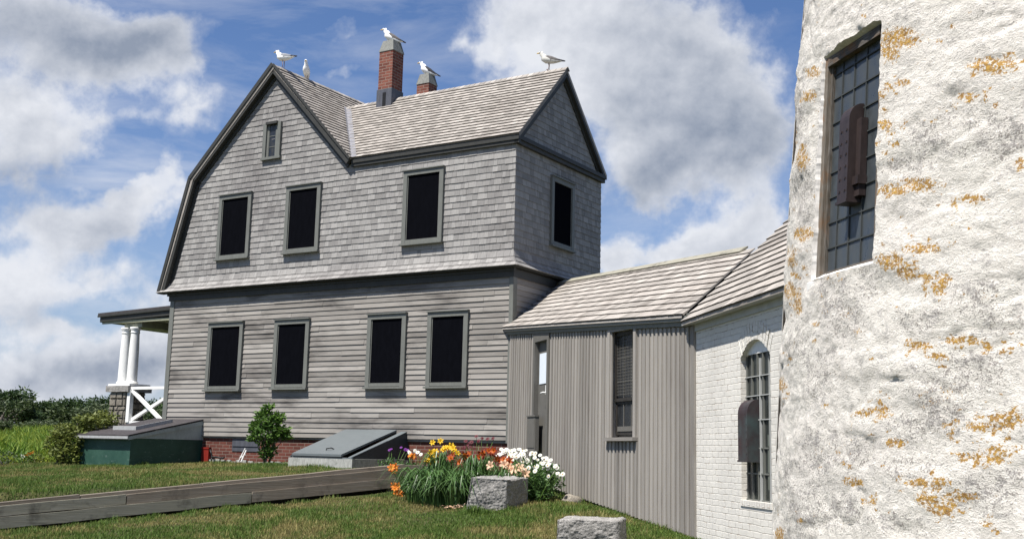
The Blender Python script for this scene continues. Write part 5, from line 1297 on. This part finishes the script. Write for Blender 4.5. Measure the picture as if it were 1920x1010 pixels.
# big clump of arching leaves in front
t = thing('daylily_leaves', 'big mound of arching dark green strap leaves left of the granite block', 'plant', base_at(840, 16.9))
b = MB()
for px, Y, n in ((782, 17.5, 50), (800, 17.3, 60), (822, 17.0, 80), (850, 16.8, 80), (872, 16.9, 60), (812, 17.6, 60)): strap_leaves(b, base_at(px, Y), n, .54, .66, .032, 1.0)
b.build('leaves', MT['leaf_lily'], t)
# daisies
DM = daisy_mesh('daisy_flower', .034, MT['p_white'], MT['p_yellow'])
pts = []
for k in range(96):
    u = RNG.random()
    x = 940+u*105+RNG.normal()*6; top = np.interp(x, [930, 955, 985, 1010, 1040, 1055], [842, 838, 842, 850, 864, 885]); y = top+abs(RNG.normal())*15
    pts.append((x, y))
fl = px_flowers(pts, 17.7, .35, .9, .3)
def daisy_leaves(b, c):
    for px, Y, r_ in ((985, 17.5, .32), (1010, 17.6, .3), (1000, 17.2, .26), (965, 17.7, .3), (1030, 17.8, .26)):
        p = base_at(px, Y); leafcloud(b, blobpts(p+Z*.27, (r_, r_, .28), 420, .2), .075, .4)
bloomer('daisy_bush', 'broad clump of white daisies against the walkway wall', 'flower plant', base_at(1000, 17.6), fl, DM, daisy_leaves, 1.0, 'leaf_mid', 'flower', .5)
fl = px_flowers([(983, 878), (991, 876), (1007, 874), (1003, 882), (1044, 876), (1055, 888), (1028, 892), (1041, 873), (1018, 868)], 17.0, .1, .6, .3)
bloomer('daisy_plant', 'few loose white daisies in front of the daisy clump', 'flower plant', base_at(1008, 17.1), fl, DM, lambda b, c: leafcloud(b, blobpts(c+Z*.2, (.3, .25, .2), 420, .2), .07, .4), 1.05, 'leaf_mid', 'flower', .3)
# small flowers between hatch and timbers
def low_leaves(r): return lambda b, c: leafcloud(b, blobpts(c+Z*.12, (r, r*.7, .16), 380, .2), .06, .5)
PM = daisy_mesh('purple_flower', .024, MT['p_purple'], MT['p_purple'])
p = atY(735, 866, 20.0); p[2] = gz(p[0], p[1])
bloomer('purple_flower_plant', 'thin plant with purple flower heads beside the metal hatch', 'flower plant', p, px_flowers([(730, 843), (733, 841), (764, 843), (760, 842), (752, 838)], 20.2, .1, .7, .3), PM, low_leaves(.32), 1.2, 'leaf_mid')
bloomer('white_flower_plant', 'low plant with four white blooms and one orange behind the timbers', 'flower plant', atY(778, 866, 19.9)*np.array([1, 1, 0])+Z*(gz(*atY(778, 866, 19.9)[:2])), px_flowers([(767, 846), (778, 844), (783, 847), (789, 851), (768, 848)], 20.0, .1, .6, .3), DM, low_leaves(.35), 1.1, 'leaf_mid')
LM2 = lily_mesh('small_orange_flower', MT['p_orange'], MT['p_throat'], .06)
bloomer('daylily_plant', 'single small orange daylily bloom between purple and yellow flowers', 'flower plant', atY(772, 868, 19.7)*np.array([1, 1, 0])+Z*gz(*atY(772, 868, 19.7)[:2]), px_flowers([(769, 853), (774, 855)], 19.8, .05), LM2, low_leaves(.2), 1.0)
MM = daisy_mesh('maroon_flower', .032, MT['p_maroon'], MT['p_maroon'])
fl = px_flowers([(873, 826), (879, 830), (876, 835), (884, 828), (893, 817), (904, 821), (914, 822), (924, 821), (870, 838), (881, 838), (897, 826)], 19.2, .2, .8, .3)
bloomer('dark_seed_head_plant', 'tall thin plant with maroon flower heads in front of the clapboards behind the daylilies', 'flower plant', base_at(892, 19.2), fl, MM, low_leaves(.4), 1.1, 'leaf_mid')
# fallen petals
b = MB()
for k in range(34):
    p = atY(855+RNG.normal()*14, 946, 16.5+RNG.normal()*.12); p[2] = gz(p[0], p[1])+.05+RNG.random()*.02; leafcloud(b, [p], .07, 0, 0, .2)
tag(b.build('fallen_petals', MT['p_peach']), 'scatter of fallen peach petals on the grass before the daylily mound', 'petals')


# ------------------------------------------------------------------ sky, clouds, sun
SUN_EL, SUN_AZ = rad(62), np.array([-.725, -.69])
sv = np.array([SUN_AZ[0]*math.cos(SUN_EL), SUN_AZ[1]*math.cos(SUN_EL), math.sin(SUN_EL)]); sv[:2] *= math.cos(SUN_EL)/np.linalg.norm(sv[:2])
sl = bpy.data.lights.new('sun', 'SUN'); sl.energy = 5.0; sl.angle = rad(.53); sl.color = (1, .95, .88)
so = bpy.data.objects.new('sun', sl); COL.objects.link(so); so.rotation_euler = Vector(sv).to_track_quat('Z', 'Y').to_euler(); so.location = (-20, -20, 30)
wld = bpy.data.worlds.new('World'); S.world = wld; wld.use_nodes = True; wt_ = wld.node_tree; wt_.nodes.clear()
class WN(NT):
    def __init__(s): s.t = wt_
w = WN()
out = w.n('ShaderNodeOutputWorld'); bg = w.n('ShaderNodeBackground'); w.l(bg.outputs[0], out.inputs[0])
sky = w.n('ShaderNodeTexSky'); sky.sky_type = 'NISHITA'; sky.sun_disc = False; sky.sun_elevation = SUN_EL; sky.sun_rotation = math.atan2(sv[0], sv[1]); sky.altitude = 0; sky.air_density = 1.0; sky.dust_density = .6; sky.ozone_density = 2.2
dirv = w.n('ShaderNodeTexCoord').outputs['Generated']
def wdir(x, y): d = ray(x, y); return d/np.linalg.norm(d)
def vmath(op, a, b=None):
    o = w.n('ShaderNodeVectorMath', operation=op)
    w.l(a, o.inputs[0]) if not isinstance(a, tuple) else setattr(o.inputs[0], 'default_value', a)
    if b is not None: (w.l(b, o.inputs[1]) if not isinstance(b, tuple) else setattr(o.inputs[1], 'default_value', b))
    return o.outputs['Value'] if op in ('LENGTH', 'DOT_PRODUCT') else o.outputs[0]
wn_ = w.n('ShaderNodeTexNoise'); w.l(dirv, wn_.inputs['Vector']); wn_.inputs['Scale'].default_value = 5.5; wn_.inputs['Detail'].default_value = 6; wn_.inputs['Roughness'].default_value = .62
off = w.n('ShaderNodeVectorMath', operation='SUBTRACT'); w.l(wn_.outputs['Color'], off.inputs[0]); off.inputs[1].default_value = (.5, .5, .5)
sc_ = w.n('ShaderNodeVectorMath', operation='SCALE'); w.l(off.outputs[0], sc_.inputs[0]); sc_.inputs['Scale'].default_value = .11
dw = vmath('ADD', dirv, sc_.outputs[0])
def blobs(lst):
    tot = None
    for (x, y, sx, sy, wt0) in lst:
        c = wdir(x, y); dx = (wdir(x+40, y)-c); dx /= np.linalg.norm(dx); dy = np.cross(c, dx); dy /= np.linalg.norm(dy)
        ax = sx*1.06/FPX; ay = sy*1.06/FPX
        v = vmath('SUBTRACT', dw, tuple(c))
        a = w.math('DIVIDE', vmath('DOT_PRODUCT', v, tuple(dx)), ax); b_ = w.math('DIVIDE', vmath('DOT_PRODUCT', v, tuple(dy)), ay); f_ = w.math('MULTIPLY', vmath('DOT_PRODUCT', v, tuple(c)), 3.0)
        r2 = w.math('ADD', w.math('ADD', w.math('MULTIPLY', a, a), w.math('MULTIPLY', b_, b_)), w.math('MULTIPLY', f_, f_))
        e = w.math('MULTIPLY', w.math('EXPONENT', w.math('MULTIPLY', r2, -1.0)), wt0)
        tot = e if tot is None else w.math('ADD', tot, e)
    return tot
DENS = [(60, 60, 150, 90, .95), (220, 90, 100, 50, .85), (300, 50, 70, 50, .5), (20, 235, 75, 45, 1.0), (30, 330, 80, 50, .4), (255, 400, 95, 44, 1.05), (160, 430, 90, 40, .95), (330, 360, 50, 40, .5), (290, 240, 110, 26, .38), (50, 410, 80, 26, .4), (30, 520, 90, 50, .9), (215, 520, 60, 26, .6), (110, 590, 70, 24, .75), (100, 660, 180, 40, .75), (270, 640, 90, 50, .8), (60, 715, 220, 40, .6), (180, 690, 160, 20, .3), (350, 120, 50, 26, .42), (150, 250, 190, 60, .34), (420, 200, 90, 40, .30), (330, 180, 120, 30, .3), (110, 500, 160, 30, .35), (300, 560, 60, 40, .4),
        (1100, 60, 130, 70, 1.0), (1180, 160, 150, 100, 1.15), (1270, 270, 110, 75, 1.1), (1180, 330, 90, 60, .8), (1400, 210, 60, 80, .8), (1420, 320, 60, 60, .6), (1470, 80, 45, 60, .45), (1000, 40, 60, 60, .6), (960, 130, 50, 30, .35), (1150, 480, 40, 40, .8), (1330, 465, 90, 38, 1.1), (1430, 420, 50, 45, 1.0), (1240, 490, 80, 26, .9), (1300, 150, 60, 90, .6),
        (640, 40, 90, 18, .36), (690, 75, 100, 16, .36), (660, 130, 80, 12, .4), (860, 90, 110, 18, .36), (900, 140, 60, 24, .38), (560, 160, 90, 20, .25), (480, 60, 60, 16, .3), (-350, 300, 200, 180, .7), (2200, 200, 250, 250, .7)]
GREYB = [(120, 90, 190, 70, .8), (300, 70, 110, 50, .7), (60, 30, 140, 50, .3), (40, 330, 100, 50, .7), (60, 395, 90, 40, .5), (240, 450, 130, 20, .4), (50, 560, 110, 26, .5), (100, 690, 260, 50, .55), (250, 670, 120, 30, .5), (1270, 320, 120, 45, .9), (1330, 230, 90, 70, .6), (1180, 370, 90, 34, .8), (1180, 220, 90, 60, .4), (1420, 250, 60, 90, .6), (1250, 90, 90, 70, .3), (1390, 480, 60, 20, .3), (330, 280, 120, 34, .4), (2200, 200, 500, 400, .4)]
dens = blobs(DENS); gry = blobs(GREYB)
def wnoise(scale, detail, rough, dist=0, vec=None):
    o = w.n('ShaderNodeTexNoise'); w.l(vec if vec is not None else dirv, o.inputs['Vector']); o.inputs['Scale'].default_value = scale; o.inputs['Detail'].default_value = detail; o.inputs['Roughness'].default_value = rough; o.inputs['Distortion'].default_value = dist; return o.outputs['Fac']
nA = wnoise(7, 9, .58); nB = wnoise(19, 5, .55, .2); nD = wnoise(48, 5, .6)
upv = vmath('ADD', dirv, (-.006, -.004, .012)); nB2 = wnoise(19, 5, .55, .2, upv); upv2 = vmath('ADD', dirv, (-.003, -.002, .005)); nD2 = wnoise(48, 5, .6, 0, upv2)
relief = w.math('ADD', w.math('MULTIPLY', w.math('SUBTRACT', nB2, nB), 1.0), w.math('MULTIPLY', w.math('SUBTRACT', nD2, nD), .35))
mp = w.mapv(dirv, (1.0, 1.0, 4.5)); nC = wnoise(5, 8, .6, .4, mp)
d2 = w.math('ADD', w.math('MULTIPLY', dens, .86), w.math('ADD', w.math('MULTIPLY', w.math('SUBTRACT', nA, .5), 1.9), w.math('ADD', w.math('MULTIPLY', w.math('SUBTRACT', nB, .5), .85), w.math('MULTIPLY', w.math('SUBTRACT', nD, .5), .4))))
cov = w.ramp(d2, [(.20, 0.0), (.36, .20), (.48, .50), (.62, .88), (.82, 1.0)])
cir = w.math('MULTIPLY', w.math('MULTIPLY', w.ramp(nC, [(.44, 0.0), (.72, 1.0)]), .55), w.ramp(wnoise(3.1, 3, .5), [(.36, .15), (.62, 1.0)]))
cov2 = w.math('MAXIMUM', cov, cir)
# thicker middle and the side away from the sun are greyer
shade = w.math('ADD', w.math('ADD', w.math('MULTIPLY', gry, .60), relief), w.math('ADD', w.math('MULTIPLY', w.math('SUBTRACT', wnoise(9, 7, .6, .0, w.mapv(dirv, (1, 1, 1.4), (3, 1, 2))), .5), 1.1), w.math('MULTIPLY', w.math('SUBTRACT', d2, .55), .38)), clampv=True)
WSTR = .06; EXPO = .70; CW = (232, 235, 242); CG = (146, 157, 176); SKYT = (.86, 1.0, 1.26, 1)
def wc(r, g_, b_, k=1.0): c = srgb(r, g_, b_); return tuple(x/WSTR*k/2**EXPO for x in c[:3])+(1,)
ccol = w.ramp(shade, [(.0, (1, 1, 1, 1)), (1.0, (0, 0, 0, 1))])
cmix = w.mix(w.math('SUBTRACT', 1.0, ccol), wc(*CW), wc(*CG))
fine = w.math('MULTIPLY_ADD', nB, .35, .82)
skyc = w.mix(1.0, sky.outputs[0], SKYT, 'MULTIPLY')
sepz = w.n('ShaderNodeSeparateXYZ'); w.l(dirv, sepz.inputs[0])
hz = w.ramp(sepz.outputs[2], [(.0, .75), (.05, .55), (.20, .12), (.34, 0.0)])
skyc = w.mix(hz, skyc, wc(186, 197, 216))
vis = w.mix(cov2, skyc, cmix)
w.l(vis, bg.inputs['Color']); bg.inputs['Strength'].default_value = WSTR
S.view_settings.view_transform = 'Standard'; S.view_settings.look = 'None'; S.view_settings.exposure = EXPO; S.view_settings.gamma = 1
S.render.engine = 'CYCLES'
S.cycles.use_denoising = True
S.cycles.max_bounces = 6; S.cycles.transparent_max_bounces = 4
